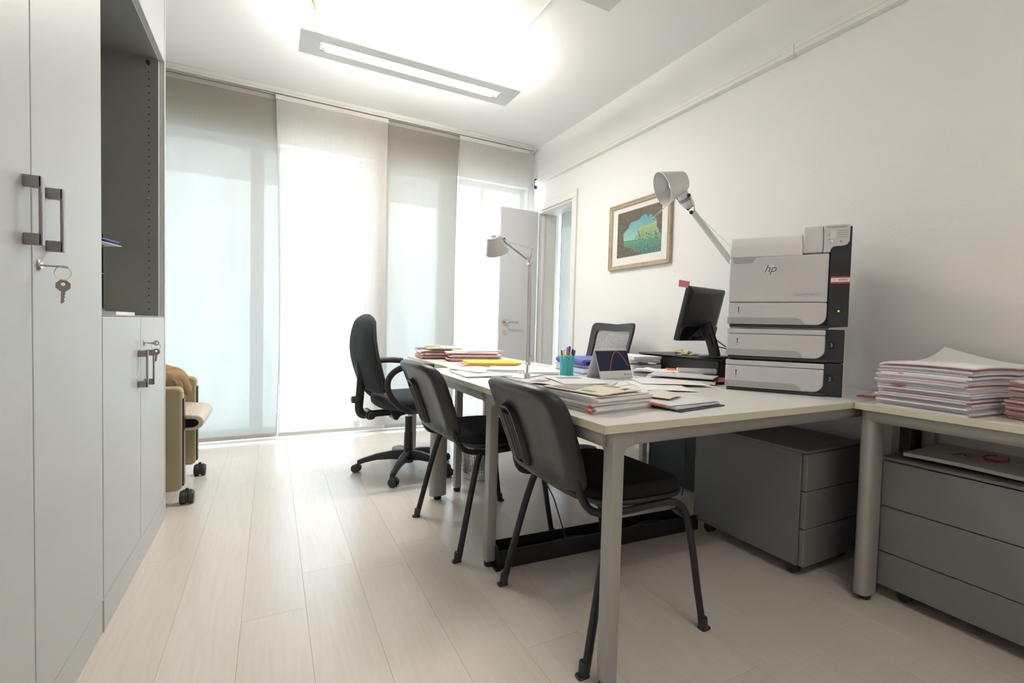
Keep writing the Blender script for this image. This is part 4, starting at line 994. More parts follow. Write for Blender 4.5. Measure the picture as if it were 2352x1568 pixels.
# ------------------------------------------------------------------ articulated desk lamps
def desk_lamp(base, low, elbow, joint, head, axis, s, label, base_r):
    e = empty('desk_lamp', base, label=label, cat='desk lamp', group='articulated metal desk lamps')
    V_ = lambda p: Vector(p)-Vector(base)
    b0, l0, e0, j0, h0 = Vector((0, 0, 0)), V_(low), V_(elbow), V_(joint), V_(head)
    bm = bm_(); lathe(bm, [(.001, 0), (base_r, 0), (base_r, .004), (base_r*.96, .006), (.014, .007), (.013, .03), (.001, .03)], n=32); obj('base', bm, ALU, e)
    bm = bm_(); cyl(bm, (0, 0, .005), l0, .006*s, n=12); cyl(bm, l0+Vector((0, -.014*s, 0)), l0+Vector((0, .014*s, 0)), .009*s, n=12); cyl(bm, l0, l0+Vector((.016*s, 0, .035*s)), .003*s, n=8); cyl(bm, l0+Vector((.016*s, 0, .033*s)), l0+Vector((.018*s, 0, .042*s)), .005*s, n=8)
    obj('lower_joint', bm, CHROME, e)
    def arm(a, b, up):
        bm = bm_(); d = (b-a).normalized(); u = Vector((0, 1, 0)).cross(d) if abs(d.y) < .9 else Vector((1, 0, 0)); u.normalize()
        tube(bm, [a, b], .005, n=12, sm=1, sq=(.006*s, .010*s)); obj('arm', bm, ALU, e)
    arm(l0, e0, 1)
    bm = bm_(); cyl(bm, l0+Vector((.012*s, .0, .03*s)), e0+Vector((.010*s, 0, 0)), .0012*s, n=6)
    lev = e0+Vector((.012*s, 0, .075*s)); cyl(bm, e0+Vector((-.004*s, 0, .005*s)), lev, .003*s, n=8); cyl(bm, lev, j0+(e0-j0)*.12+Vector((0, 0, .014*s)), .0008*s, n=6); sph(bm, lev, .006*s, n=8)
    obj('tension_wire', bm, CHROME, e)
    bm = bm_(); cyl(bm, e0+Vector((0, -.013*s, 0)), e0+Vector((0, .013*s, 0)), .010*s, n=14); k2 = e0+(j0-e0).normalized()*.03*s+Vector((0, 0, .012*s)); cyl(bm, e0, k2, .006*s, n=10); cyl(bm, k2+Vector((0, -.012*s, 0)), k2+Vector((0, .012*s, 0)), .009*s, n=12)
    obj('elbow_joint', bm, CHROME, e)
    arm(k2, j0, 1)
    ax = Vector(axis).normalized(); rb, rf, L_ = .030*s, .052*s, .075*s
    q = ax.to_track_quat('Z', 'Y').to_matrix().to_4x4()
    Mh = Matrix.Translation(h0) @ q
    bm = bm_(); prof = [(.001, -L_*.5), (rb*.75, -L_*.5), (rb*.97, -L_*.47), (rb*1.02, -L_*.40), (rf, L_*.5), (rf*1.01, L_*.515), (rf*.975, L_*.52), (rf*.93, L_*.45), (rb*.93, -L_*.36), (.001, -L_*.38)]
    lathe(bm, prof, n=40, M=Mh); sh = obj('lamp_shade', bm, SHADE, e, ang=35)
    bm = bm_(); sph(bm, h0-ax*L_*.02, .016*s, n=10); obj('bulb', bm, mat('frosted_bulb', (.8, .8, .8), .3), sh)
    bm = bm_(); lathe(bm, [(.001, 0), (rb*.4, 0), (rb*.4, .002*s), (.001, .002*s)], M=Mh @ Matrix.Translation((0, 0, -L_*.5-.0015*s)), n=16); obj('top_vent', bm, INK, sh)
    # socket housing between shade and arm
    d = (j0-h0); d = (d-ax*d.dot(ax)*.25).normalized(); s0 = h0+d*rb*.7-ax*L_*.12; s1 = h0+(j0-h0)*.72-ax*L_*.02
    bm = bm_(); cyl(bm, s0, s1, rb*.62, rb*.54, n=20); sph(bm, s1, rb*.53, n=10); obj('lamp_socket', bm, SHADE, e)
    bm = bm_(); u, v = frame(s1-s0); cyl(bm, s0+(s1-s0)*.55, s0+(s1-s0)*.72, rb*.66, n=20); obj('socket_ring', bm, HANDLE, e)
    bm = bm_(); m0 = s0+(s1-s0)*.5
    for sg in (-1, 1): tube(bm, [m0+u*rb*.66*sg, s1+u*rb*.72*sg, j0+u*rb*.25*sg, j0], .002*s, n=6)
    obj('yoke', bm, ALU, e)
    bm = bm_()
    for sg in (-1, 1): sph(bm, m0+u*rb*.70*sg, .005*s, n=8)
    sph(bm, j0+v*.006*s, .006*s, n=8); obj('thumb_screw', bm, BLK, e)
    bm = bm_(); tube(bm, [s1+(j0-s1)*.1, s1+(j0-s1)*.45+v*.012*s, s1+(j0-s1)*.7-v*.018*s, j0-v*.010*s+(j0-s1)*.2, j0+(e0-j0)*.12], .002*s, n=6); obj('lamp_cord', bm, BLK, e)
    g0 = h0+ax*L_*.5+u*0+(h0-j0).normalized()*0
    rim = h0+ax*L_*.5-v*0; dd = (Vector((0, 0, -1))-ax*Vector((0, 0, -1)).dot(ax)).normalized() if abs(ax.z) < .8 else u
    bm = bm_(); r0_ = rim+dd*rf*.95; t_ = (ax*.75+dd*.3).normalized()
    tube(bm, [r0_, r0_+t_*.05*s+u*.006*s, r0_+t_*.062*s, r0_+t_*.05*s-u*.006*s, r0_+dd*.002], .0007*s, n=5, sm=3); obj('wire_grip', bm, ALU, sh)
    return e
desk_lamp((1.036, 1.845, ZT_), (1.038, 1.845, .797), (1.036, 1.845, 1.247), (.858, 1.745, 1.313), (.795, 1.705, 1.292), tuple(F*.55-U*.80+Rt*.18), .92, 'slim metal desk lamp with small shade, standing behind the front chair', .042)
desk_lamp((2.205, 1.575, ZT_), (2.205, 1.575, .80), (2.205, 1.575, 1.165), (1.888, 1.70, 1.569), (1.752, 1.70, 1.680), tuple(-F*.07-Rt*.93-U*.36), 1.62, 'larger metal desk lamp rising from behind the laser printer', .075)

# ------------------------------------------------------------------ framed painting
py0, py1, pz0, pz1 = 2.298, 2.932, 1.414, 1.910
pf = empty('framed_picture', (XR, (py0+py1)/2, pz0), label='framed seascape seen through a sea cave, hanging on the right wall', cat='picture')
GOLD = mat('pale_gilded_wood', (.44, .36, .25), .45, .15, bump=.3, bscale=200, var=.12, vscale=30)
secf = [(0, 0), (.024, 0), (.027, .006), (.020, .013), (.019, .018), (.022, .023), (.016, .031), (.010, .033), (0, .033)]   # (depth, inwards)
crn = [(py0, pz0, 1, 1), (py1, pz0, -1, 1), (py1, pz1, -1, -1), (py0, pz1, 1, -1)]
for k in range(4):
    a, b = crn[k], crn[(k+1) % 4]; bm = bm_()
    rings(bm, [[Vector((XR-.001-dp, c[0]+c[2]*i_, c[1]+c[3]*i_)) for dp, i_ in secf] for c in (a, b)]); obj('frame_side', bm, GOLD, pf, world=True)
obj('mount_board', B(XR-.010, XR-.004, py0+.03, py1-.03, pz0+.03, pz1-.03), mat('mount_board', (.74, .725, .68), .8), pf, world=True)
qy0, qy1, qz0, qz1 = py0+.088, py1-.088, pz0+.090, pz1-.068
hole = [(355, 860), (365, 1000), (375, 1080), (470, 1090), (530, 1130), (560, 1160), (620, 1175), (680, 1195), (700, 1260), (1100, 1260), (1100, 860), (1010, 840), (985, 790), (960, 740), (935, 690), (942, 640), (930, 560), (905, 553), (885, 570), (868, 600), (865, 540), (850, 492), (820, 488), (795, 515), (780, 565), (768, 500), (740, 490), (700, 500), (650, 560), (600, 600), (480, 650), (440, 750), (385, 800)]
cliff = [(590, 965), (600, 930), (560, 930), (570, 905), (605, 850), (612, 745), (700, 700), (800, 665), (935, 610), (960, 740), (1100, 800), (1100, 900), (1020, 905), (960, 925), (850, 905), (760, 940), (680, 945)]
def pip(x_, y_, P_):
    c_ = False; j_ = len(P_)-1
    for i_ in range(len(P_)):
        xi, yi = P_[i_]; xj, yj = P_[j_]
        if (yi > y_) != (yj > y_) and x_ < (xj-xi)*(y_-yi)/(yj-yi)+xi: c_ = not c_
        j_ = i_
    return c_
def mixc(a, b, t): t = max(0, min(1, t)); return tuple(a[k]+(b[k]-a[k])*t for k in range(3))
def paintcol(s, t):
    # s: 0 far end .. 1 near end; t: 0 bottom .. 1 top  (perspective along the wall undone)
    s2 = s*.80/(1-.20*s) if 0 else s**1.08
    X = 260+760*s2; top = 500-.309*(X-260); bot = 1285-.19*(X-260); Y = bot+(top-bot)*t
    n1 = noise.noise((s*26+t*9, t*20, 1.1)); n2 = noise.noise((s*60, t*34, 5.2)); n3 = noise.noise((s*9, t*7, 3.3))
    X += 6*n1; Y += 6*n2
    if not pip(X, Y, hole):
        base = mixc((.075, .065, .055), (.20, .15, .08), .5+.9*n1)
        base = mixc(base, (.30, .085, .05), (.25+n3)*.9*(1 if s < .25 or s > .82 or t < .2 else .45)) if n2 > -.1 else base
        if n2 > .30: base = mixc(base, (.30, .32, .18), .6)
        if n1 < -.30: base = mixc(base, (.03, .03, .06), .6)
        return base
    hor = 1000-.165*(X-250)
    if pip(X, Y, cliff):
        c_ = mixc((.50, .62, .22), (.16, .42, .30), (Y-640-(1000-X)*.25)/220)
        if n2 > .12: c_ = mixc(c_, (.60, .68, .50), .7)
        if n1 < -.22 and Y > 780: c_ = (.07, .20, .14)
        return c_
    if Y > hor:
        c_ = mixc((.12, .45, .30), (.03, .22, .27), (Y-hor)/230+.6*n1)
        if n2 > .25: c_ = mixc(c_, (.35, .55, .20), .5)
        if Y < hor+12: c_ = (.04, .22, .22)
        return c_
    return mixc((.17, .52, .60), (.45, .72, .66), (Y-560)/380+.25*n1)
bm = bm_(); NX, NZ = 150, 108; vs = [[bm.verts.new((XR-.0112, qy1-(qy1-qy0)*i_/NX, qz0+(qz1-qz0)*j_/NZ)) for i_ in range(NX+1)] for j_ in range(NZ+1)]
cl = bm.loops.layers.color.new('paint')
for j_ in range(NZ):
    for i_ in range(NX):
        f = bm.faces.new((vs[j_][i_], vs[j_][i_+1], vs[j_+1][i_+1], vs[j_+1][i_])); c_ = mixc(paintcol((i_+.5)/NX, (j_+.5)/NZ), (.68, .68, .62), .36)
        for l_ in f.loops: l_[cl] = tuple(max(0, k)**(1/2.2) if 0 else max(0, k) for k in c_)+(1,)
pm = bpy.data.materials.new('painted_print'); pm.use_nodes = True; va = pm.node_tree.nodes.new('ShaderNodeVertexColor'); va.layer_name = 'paint'
pm.node_tree.links.new(va.outputs[0], pm.node_tree.nodes['Principled BSDF'].inputs['Base Color']); pm.node_tree.nodes['Principled BSDF'].inputs['Roughness'].default_value = .6
obj('painting', bm, pm, pf, world=True, smooth=False)

# ------------------------------------------------------------------ calendar, pen cup
ca_ = empty('desk_calendar', (1.497, 1.825, ZT_), R(5), label='navy tent desk calendar with a red arc standing on the front desk', cat='calendar')
bm = bm_(); hw = .108
for s in (-1, 1): prism(bm, [(-.052*s, .0), (-.0015*s, .140), (.0005*s, .140), (-.050*s, .0)] if s > 0 else [(.052, 0), (.0015, .140), (-.0005, .140), (.050, 0)], 'x', -hw, hw)
obj('card_stand', bm, WHITEB, ca_)
Mf = Matrix.Translation((0, -.0525, .001)) @ Matrix.Rotation(R(-20.0), 4, 'X')
obj('printed_sheet', B(-hw+.002, hw-.002, -.002, -.001, .040, .142, M=Mf), mat('navy_print', (.012, .018, .055), .5), ca_)
obj('footer_sheet', B(-hw+.002, hw-.002, -.002, -.001, .003, .040, M=Mf), WHITE, ca_)
bm = bm_(); arc = [(-.035 + .125*k/14, -.0028, .045+.092*(1-((k/14-.52)/.52)**2)) for k in range(15)]
tube(bm, arc, .002, n=6, sm=2, sq=(.0005, .0022)); bmesh.ops.transform(bm, matrix=Mf, verts=bm.verts[:]); obj('printed_arc', bm, mat('orange_red_print', (.75, .10, .03), .5), ca_)
bm = bm_(); box(bm, .052, .058, -.0026, -.002, .016, .024, M=Mf); box(bm, .064, .098, -.0026, -.002, .018, .0215, M=Mf); obj('printed_mark', bm, GREYINK, ca_)
bm = bm_()
for k in range(26):
    x_ = -hw+.006+k*(2*hw-.012)/25; n_ = 8; tube(bm, [(x_, .006*math.cos(a), .1385+.006*math.sin(a)) for a in [2*PI*i_/n_ for i_ in range(n_+1)]], .0008, n=4, sm=1)
obj('wire_binding', bm, TRIM, ca_, kind='stuff')
cup = empty('pen_cup', (1.352, 1.992, ZT_), label='turquoise mesh pen cup full of pens beside the calendar', cat='pen cup')
bm = bm_(); lathe(bm, [(.001, 0), (.033, 0), (.033, .002), (.001, .002)], n=28); obj('cup_base', bm, CYAN, cup)
bm = bm_(); nu, nv = 44, 20
def Pc(u_, v_): a = 2*PI*u_/nu; r_ = .033+.0045*v_/.098; return Vector((r_*math.cos(a), r_*math.sin(a), v_))
dz = .086/nv
for i_ in range(nu):
    for j_ in range(nv):
        zc = .008+dz*(j_+.5); o_ = [bm.verts.new(Pc(i_+.5+a*.5, zc+b*dz/2)) for a, b in ((-1, -1), (1, -1), (1, 1), (-1, 1))]; q_ = [bm.verts.new(Pc(i_+.5+a*.22, zc+b*dz*.22)) for a, b in ((-1, -1), (1, -1), (1, 1), (-1, 1))]
        for k in range(4): bm.faces.new((o_[k], o_[(k+1) % 4], q_[(k+1) % 4], q_[k]))
bmesh.ops.remove_doubles(bm, verts=bm.verts[:], dist=1e-5); obj('mesh_wall', bm, CYAN, cup)
bm = bm_(); lathe(bm, [(.0372, .093), (.0392, .095), (.0392, .099), (.0372, .100)], n=28); lathe(bm, [(.0325, .0), (.0345, .0), (.0348, .009), (.0335, .009)], n=28); obj('rim', bm, CYAN, cup)
def pen(x_, y_, h, lean, az, m, label, r=.0045, cap=None, name='pen'):
    e = empty(name, (1.352+x_, 1.992+y_, ZT_+.003), label=label, cat='pen', group='pens in the turquoise cup')
    d = Vector((math.sin(lean)*math.cos(az), math.sin(lean)*math.sin(az), math.cos(lean)))
    bm = bm_(); cyl(bm, d*.012, d*(h*.80), r, n=10); cyl(bm, (0, 0, 0), d*.012, .0012, r, n=10); obj('barrel', bm, m, e)
    bm = bm_(); cyl(bm, d*(h*.80), d*h, r*1.12, r*.9, n=10); obj('cap', bm, cap or m, e)
pen(-.012, -.010, .135, R(10), R(200), YEL, 'yellow highlighter leaning left in the turquoise cup', .0075, WHITE)
pen(-.006, .008, .125, R(9), R(150), BLK, 'black pen leaning left in the turquoise cup')
pen(.004, -.006, .145, R(5), R(30), RED, 'red pen standing upright in the turquoise cup', .006, BLUE)
pen(.008, .008, .140, R(8), R(60), PINK, 'pink marker standing in the turquoise cup', .0065)
pen(.012, -.010, .128, R(10), R(-20), mat('dark_grey_plastic', (.08, .08, .09), .4), 'dark grey pen leaning right in the turquoise cup', .007)
pen(.014, .002, .132, R(11), R(10), WHITE, 'white pen with black cap leaning right in the cup', .0045, BLK)

# ------------------------------------------------------------------ papers and folders
def wav(seed, a=.003): return lambda x, y: a*(noise.noise((x*6+seed, y*5, seed))+.6)
ORD = ['lowest', 'second', 'third', 'fourth', 'fifth', 'sixth', 'seventh', 'eighth', 'ninth', 'tenth', 'eleventh', 'twelfth', 'thirteenth', 'fourteenth', 'fifteenth', 'sixteenth', 'seventeenth', 'eighteenth', 'nineteenth', 'twentieth', 'twenty-first', 'twenty-second', 'twenty-third', 'twenty-fourth']
def pile(cx, cy, z0, rz, w_, d_, n, spec, label, cat, group, jit=.006, fz=None, tvar=(.004, .007), name='folder', cover=.0008):
    """pile of individual folders, each its own object (pages + card cover); spec(k) -> (page mat, cover mat, dw, dx, dy, label)"""
    z = z0
    for k in range(n):
        t = rnd.uniform(*tvar); pm_, cm_, dw, dx, dy, lb = spec(k)
        f = fz(k) if fz else wav(k*.37, .0012)
        cr2 = Matrix.Rotation(rz, 2)
        jx, jy = rnd.uniform(-jit, jit)+dx, rnd.uniform(-jit, jit)+dy
        off = cr2 @ Vector((jx, jy))
        bm = bm_(); slab(bm, w_+dw, d_, t-cover, (lambda x, y, f=f: f(x, y)+cover), 10, 8)
        o = obj(name, bm, pm_, None, label=lb or (ORD[k] + (' folder of ' if k == 0 else ' folder from the bottom of ') + label), cat=cat, group=group); o.location = (cx+off.x, cy+off.y, z); o.rotation_euler = (0, 0, rz+R(rnd.uniform(-1.6, 1.6)))
        if cm_:
            bm = bm_(); slab(bm, w_+dw+.006, d_+.004, cover, f, 10, 8); obj('cover', bm, cm_, o)
        z += t+.0004
    return z
def sp1(k):
    m_ = [WHITEB, WHITEL, WHITEB, WHITE, WHITEL][k % 5]; c_ = [PINKP, WHITE, WHITEB, None, PINKP, WHITE, WHITEB, PINKC][k % 8]
    top = k >= 18
    return (m_, c_, .05 if top else 0, .035 if top else (.006*math.sin(k*1.7)), .004*math.cos(k*2.3), 'topmost white folder of the tall pile on the side desk' if k == 23 else None)
def fz1(k):
    b = k/24
    return lambda x, y: .010*b*math.cos(x*7+.5)*1.0 - .020*b*max(0, x-.05)*3*(1 if k < 18 else .6) + .006*b*math.cos(y*9) + (.55*max(0, x+y-.12)**1.5*(1 if k >= 23 else 0)) - .0 + (.03*max(0, x-.10)*6*(1 if k >= 18 else 0))
zt1 = pile(2.083, .728, ZT_+.0005, R(-4), .35, .25, 24, sp1, 'the tall white pile on the side desk', 'folder', 'folders in the tall white pile', jit=.007, fz=fz1, tvar=(.0045, .0068))
def sp2(k):
    m_ = [PINKP, WHITE, PINKP][k % 3]; c_ = [PINKC, RED, PINKC, PINKP][k % 4]
    return (m_, c_, 0, .008*math.sin(k*2.1), .005*math.cos(k), 'topmost red-edged folder of the low pile at the right edge' if k == 17 else None)
pile(2.085, .379, ZT_+.0005, R(-25), .26, .30, 18, sp2, 'the red-edged pile at the right edge', 'folder', 'red-edged folders on the side desk', jit=.009, tvar=(.005, .0075))
sheetobj('folder', .22, .10, .003, RED, 2.20, .985, ZT_+.0005, R(12), 'thin red folder poking out behind the tall white pile', 'folder', 'loose folders')
sheetobj('folder', .20, .10, .004, WHITEB, 2.225, .975, ZT_+.004, R(10), 'white sheets resting on the thin red folder behind the pile', 'paper', 'loose folders')
# pile on the near corner of the front desk
def sp3(k):
    return ([WHITEB, WHITE, WHITEB, WHITE, WHITE, WHITE, WHITE][k], [WHITEB, RED if 0 else WHITEB, WHITE, None, WHITEB, None, None][k], 0, .004*math.sin(k*2), .004*math.cos(k*3), ['white folder at the bottom of the desk corner pile, with red clips', 'second folder from the bottom of the desk corner pile', 'third folder up in the desk corner pile', None, None, None, 'uppermost loose papers of the desk corner pile'][k])
zt3 = pile(.918, 1.240, ZT_+.0005, R(8), .25, .33, 7, sp3, 'the desk corner pile', 'folder', 'papers piled at the desk corner', jit=.005, tvar=(.0055, .0075))
for i_, (zz, yy) in enumerate(((ZT_+.009, 1.0735), (ZT_+.021, 1.082))):
    bm = bm_(); tube(bm, [(.0, 0, -.006), (-.006, 0, -.003), (-.006, 0, .003), (0, 0, .006)], .002, n=6, sq=(.008, .0015)); cyl(bm, (-.001, -.001, .0), (.035, .002, .0), .0012, n=6)
    o = obj('binder_clip', bm, RED, None, label=['red clip on the lowest folder at the desk corner', 'red clip on the second folder at the desk corner'][i_], cat='clip'); o.location = (.806+.01*i_, yy-.012, zz); o.rotation_euler = (0, 0, R(8))
cr_env = sheetobj('envelope', .20, .24, .003, CREAM, .905, 1.195, zt3+.001, R(14), 'cream printed envelope lying on top of the desk corner pile', 'envelope', 'loose sheets on the desks', fz=lambda x, y: .003*math.cos(x*12)+.002)
bm = bm_()
for a in ((-.085, -.03, .00, .085), (-.02, .045, .02, .085), (-.08, -.06, -.07, -.03), (.06, .085, -.05, .0)): box(bm, a[0], a[1], a[2], a[3], .0070, .0086)
obj('printed_block', bm, GREYINK, cr_env)
text('printed_words', 'SEDE', .022, INK, cr_env, (.055, -.095, .0086), (0, 0, R(10)))
for (w_, d_, t_, m, x_, y_, z_, rz, lb, am) in [
    (.21, .297, .006, WHITE, .985, 1.455, ZT_+.0006, 24, 'white sheets spread behind the desk corner pile', .004),
    (.23, .32, .003, WHITE, .955, 1.360, ZT_+.046, 18, 'long white sheet sliding back off the desk corner pile', .006),
    (.22, .11, .003, WHITEB, 1.075, 1.475, ZT_+.010, -10, 'grey-striped window envelope behind the desk corner pile', .003),
    (.24, .33, .018, WHITE, 1.145, 1.395, ZT_+.0006, -20, 'white booklet half under the desk corner pile', .003),
    (.21, .297, .0012, WHITE, 1.375, 1.545, ZT_+.0006, 34, 'single white sheet in the middle of the front desk', .003),
    (.21, .297, .0015, WHITE, 1.475, 1.475, ZT_+.0035, -24, 'white sheet overlapping the single sheet on the front desk', .003),
    (.21, .297, .0015, WHITE, 1.605, 1.545, ZT_+.007, 62, 'creased white sheet reaching toward the printer', .005),
    (.24, .32, .010, WHITE, 1.775, 1.625, ZT_+.0006, 35, 'white sheaf between printer and black riser', .003),
    (.21, .297, .006, WHITEB, 1.785, 1.625, ZT_+.018, 33, 'grey-white papers on the sheaf beside the black riser', .006),
    (.21, .297, .002, WHITE, 1.06, 2.085, ZT_+.0006, 30, 'white sheets left of the slim desk lamp', .002),
    (.23, .30, .004, WHITEB, .925, 2.14, ZT_+.0006, -4, 'greyish sheets at the left edge of the middle desk', .002),
    (.21, .297, .0016, WHITE, .985, 2.30, ZT_+.006, 12, 'white printed sheet under the yellow folder stack', .002),
    (.21, .297, .012, WHITE, 1.255, 2.18, ZT_+.0006, -16, 'white pad lying left of the pen cup', .002),
    (.23, .12, .006, WHITE, 1.30, 2.36, ZT_+.0006, 8, 'white envelope beyond the pen cup', .003)]:
    sheetobj('paper_sheet' if t_ < .008 else 'paper_pad', w_, d_, t_, m, x_, y_, z_, R(rz), lb, 'paper', 'loose sheets on the desks', fz=wav(x_*7+y_, am))
# navy folder with papers
nf = sheetobj('folder', .250, .255, .003, NAVY, 1.190, 1.140, ZT_+.0006, R(9), 'navy folder with papers on it near the front edge', 'folder', 'loose folders')
obj('light_edge', B(-.118, .118, -.1262, -.1255, .0005, .0025), LBLUE, nf)
sheetobj('paper_sheet', .238, .235, .008, WHITE, 1.190, 1.146, ZT_+.0042, R(9), 'white sheaf lying on the navy folder', 'paper', 'loose sheets on the desks', fz=wav(3, .0015))
sheetobj('paper_sheet', .235, .24, .002, WHITEB, 1.182, 1.150, ZT_+.0145, R(5), 'topmost white sheet with small print on the navy folder', 'paper', 'loose sheets on the desks', fz=lambda x, y: .006*max(0, x+y)*4+.001)
sheetobj('card', .10, .05, .003, RED, 1.105, 1.075, ZT_+.0135, R(14), 'red card corner sticking out of the papers on the navy folder', 'card')
sheetobj('torn_paper', .12, .09, .0012, CREAM, 1.175, 1.155, ZT_+.023, R(25), 'torn cream slip folded up on the navy folder papers', 'paper', 'loose sheets on the desks', fz=lambda x, y: .018*max(0, .05-abs(x))*6*.2+.001)
# blue file stack behind calendar
def blockstack(items):
    for (name, w_, d_, t_, m, x_, y_, z_, rz, lb, cat_, grp) in items:
        sheetobj(name, w_, d_, t_, m, x_, y_, z_, R(rz), lb, cat_, grp, fz=wav(x_*5+z_*20, .0006))
blockstack([
    ('folder', .25, .33, .004, LBLUE, 1.590, 2.130, ZT_+.0006, -8, 'light blue folder at the bottom of the stack behind the calendar', 'folder', 'files stacked behind the calendar'),
    ('paper_pad', .24, .31, .022, WHITE, 1.595, 2.140, ZT_+.0055, -4, 'white papers in the stack behind the calendar', 'paper', 'files stacked behind the calendar'),
    ('paper_pad', .24, .31, .012, WHITEB, 1.600, 2.150, ZT_+.030, 3, 'greyish papers in the stack behind the calendar', 'paper', 'files stacked behind the calendar'),
    ('paper_pad', .21, .30, .040, WHITE, 1.955, 2.19, ZT_+.0006, -3, 'thick white paper block beside the black riser', 'paper', 'papers stacked beside the riser'),
    ('folder', .22, .31, .005, BLK, 1.955, 2.17, ZT_+.0415, 4, 'black folder in the stack beside the riser', 'folder', 'papers stacked beside the riser'),
    ('paper_pad', .21, .30, .020, WHITEB, 1.95, 2.19, ZT_+.0475, -6, 'greyish paper block in the stack beside the riser', 'paper', 'papers stacked beside the riser'),
    ('paper_pad', .22, .30, .016, WHITE, 1.955, 2.20, ZT_+.069, 2, 'uppermost white papers of the stack beside the riser', 'paper', 'papers stacked beside the riser')])
bm = bm_(); prism(bm, [(-.12+.016*math.cos(R(a)), .016+.016*math.sin(R(a))) for a in range(90, 271, 20)] + [(.12, .0), (.12, .004), (-.11, .005), (-.11, .027), (.12, .028), (.12, .032)], 'y', -.155, .155)
o = obj('ring_binder', bm, BLUE, None, bev=.001, label='blue file with rounded spine on top of the stack behind the calendar', cat='binder', group='files stacked behind the calendar'); o.location = (1.60, 2.135, ZT_+.0445); o.rotation_euler = (0, 0, R(-6))
e = empty('pen', (1.845, 2.04, ZT_+.0515), R(-60), label='blue and white ballpoint pen lying by the riser papers', cat='pen')
e.location = (1.905, 2.015, ZT_+.0485)
bm = bm_(); cyl(bm, (-.07, 0, .004), (.02, 0, .004), .0042, n=10); obj('barrel', bm, BLUE, e)
bm = bm_(); cyl(bm, (.02, 0, .004), (.065, 0, .004), .0043, .002, n=10); obj('tip', bm, WHITE, e)
# spiral notebook
sn = empty('spiral_notebook', (1.80, 1.80, ZT_+.0006), R(4), label='spiral-bound notebook on the front desk right of the calendar', cat='notebook')
obj('pages', B(-.075, .085, -.105, .105, .0, .014), WHITE, sn, bev=.001); obj('notebook_cover', B(-.078, .088, -.107, .107, .0141, .0150), mat('rose_brown_cover', (.45, .32, .30), .5), sn)
bm = bm_()
for k in range(30):
    y_ = -.10+k*.0069; tube(bm, [(-.074+.009*math.cos(a), y_, .008+.009*math.sin(a)) for a in [2*PI*i_/8 for i_ in range(9)]], .0009, n=4, sm=1)
obj('wire_binding', bm, BLKM, sn, kind='stuff')
sheetobj('paper_sheet', .16, .22, .010, WHITE, 1.83, 1.83, ZT_+.017, R(20), 'crumpled white papers on the spiral notebook', 'paper', 'loose sheets on the desks', fz=lambda x, y: .008*abs(math.sin(x*30+y*20)))
sheetobj('folder', .20, .28, .004, mat('dark_red_card', (.30, .05, .04), .6), 1.84, 1.61, ZT_+.0115, R(35), 'dark red folder sandwiched between papers near the printer', 'folder', 'loose folders')
bm = bm_()   # rolled paper
pts = []
sp_ = [(.016*(1-.05*k/6)*math.cos(R(60*k)), .016+.016*(1-.05*k/6)*math.sin(R(60*k))) for k in range(0, 9)]
prism(bm, [(a, b) for a, b in sp_[:7]], 'y', -.10, .10)
o = obj('rolled_paper', bm, WHITE, None, label='loosely rolled white paper against the black riser', cat='paper'); o.location = (1.985, 1.72, ZT_+.018); o.rotation_euler = (0, 0, R(60))
sheetobj('paper_pad', .24, .14, .016, WHITE, 1.96, 1.74, ZT_+.0006, R(60), 'white papers under the rolled sheet beside the riser', 'paper', 'loose sheets on the desks')
sheetobj('card', .14, .05, .002, ORG, 1.91, 1.82, ZT_+.033, R(50), 'orange and yellow card beside the black riser', 'card')
# navy-striped pad left of the lamp
pd = sheetobj('paper_pad', .20, .26, .010, WHITE, 1.135, 2.245, ZT_+.0135 if 0 else ZT_+.004, R(-30), 'white pad with a slate blue band behind the slim lamp', 'paper', 'loose sheets on the desks')
obj('blue_band', B(-.098, .098, -.128, -.085, .0102, .0108), mat('slate_band', (.16, .19, .30), .5), pd)
# yellow folder with card below
blockstack([
    ('folder', .34, .24, .006, PINKP, 1.175, 2.60, ZT_+.0006, -14, 'pinkish folder under the yellow folder', 'folder', 'folders on the far desk'),
    ('folder', .33, .235, .004, PINKC, 1.185, 2.605, ZT_+.008, -10, 'salmon folder directly under the yellow folder', 'folder', 'folders on the far desk'),
    ('folder', .32, .23, .011, YEL, 1.205, 2.60, ZT_+.0132, -12, 'bright yellow folder on the far desk', 'folder', 'folders on the far desk')])
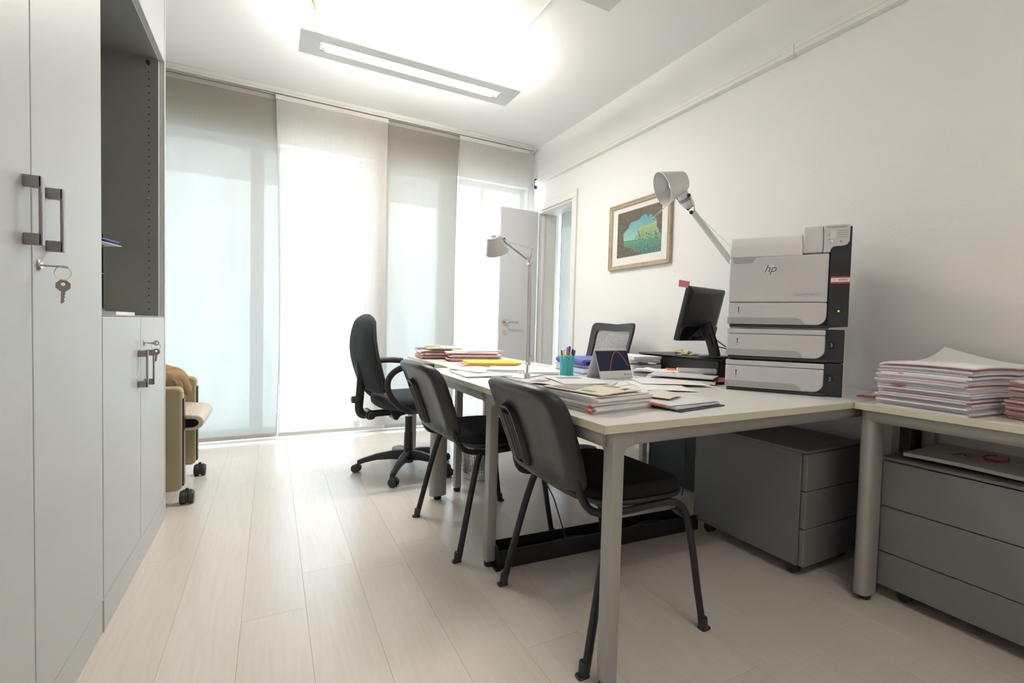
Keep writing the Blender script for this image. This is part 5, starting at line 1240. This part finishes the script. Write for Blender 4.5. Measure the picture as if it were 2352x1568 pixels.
# red pile on the far desk
def sp4(k):
    return ([PINKP, WHITE, PINKP, WHITE][k % 4], [RED, PINKC, RED, PINKC][k % 4], 0, .012*math.sin(k*2.3), .02*math.cos(k*1.7), None)
z4 = pile(1.235, 2.985, ZT_+.0005, R(-14), .34, .25, 9, sp4, 'the wide red pile on the far desk', 'folder', 'red folders on the far desk', jit=.01, tvar=(.005, .007))
z5 = pile(1.075, 3.27, ZT_+.0005, R(-8), .25, .32, 10, sp4, 'the back red pile on the far desk', 'folder', 'red folders at the back of the far desk', jit=.012, tvar=(.005, .0065))
blockstack([
    ('paper_pad', .30, .22, .010, WHITE, 1.29, 3.02, z4+.001, 10, 'white and blue-edged papers on the wide red pile', 'paper', 'papers on the red folders'),
    ('folder', .24, .31, .005, NAVY, 1.08, 3.25, z5+.001, 6, 'navy folder on the back red pile', 'folder', 'papers on the red folders'),
    ('folder', .24, .31, .006, YELP, 1.11, 3.245, z5+.0075, -14, 'pale yellow folder on the back red pile', 'folder', 'papers on the red folders'),
    ('paper_sheet', .21, .30, .003, WHITE, 1.17, 3.23, z5+.015, -24, 'white sheet over the pale yellow folder', 'paper', 'papers on the red folders'),
    ('box', .10, .07, .016, CREAM, 1.035, 3.235, z5+.0145, -10, 'small cream box topmost on the back red pile', 'box', 'papers on the red folders')])
# extra loose papers over the desk corner pile, and small red edges poking out of the tall pile
for (w_, d_, m, x_, y_, z_, rz, lb) in [
    (.11, .22, WHITE, .855, 1.345, zt3+.004, 30, 'narrow white slip on the back left of the corner pile'),
    (.21, .15, WHITEB, 1.00, 1.31, zt3+.003, 40, 'greyish sheet poking right from the corner pile'),
    (.16, .22, WHITE, .96, 1.365, zt3+.0075, -12, 'white sheet behind the cream envelope on the corner pile')]:
    o = sheetobj('paper_sheet', w_, d_, .001, m, x_, y_, z_, R(rz), lb, 'paper', 'loose sheets on the desks', fz=wav(x_*9+y_*3, .004))
    obj('printed_block', B(-w_*.3, w_*.25, d_*.1, d_*.3, .0052, .0062), GREYINK, o)
for (x_, y_, z_, rz, lb) in [(1.935, .815, .838, 35, 'red card corner near the top of the tall white pile'), (1.915, .822, .798, 40, 'small red card corner lower in the tall white pile')]:
    sheetobj('card', .07, .05, .0015, RED, x_+.02, y_-.012, z_, R(rz), lb, 'card', 'red card corners in the tall pile')
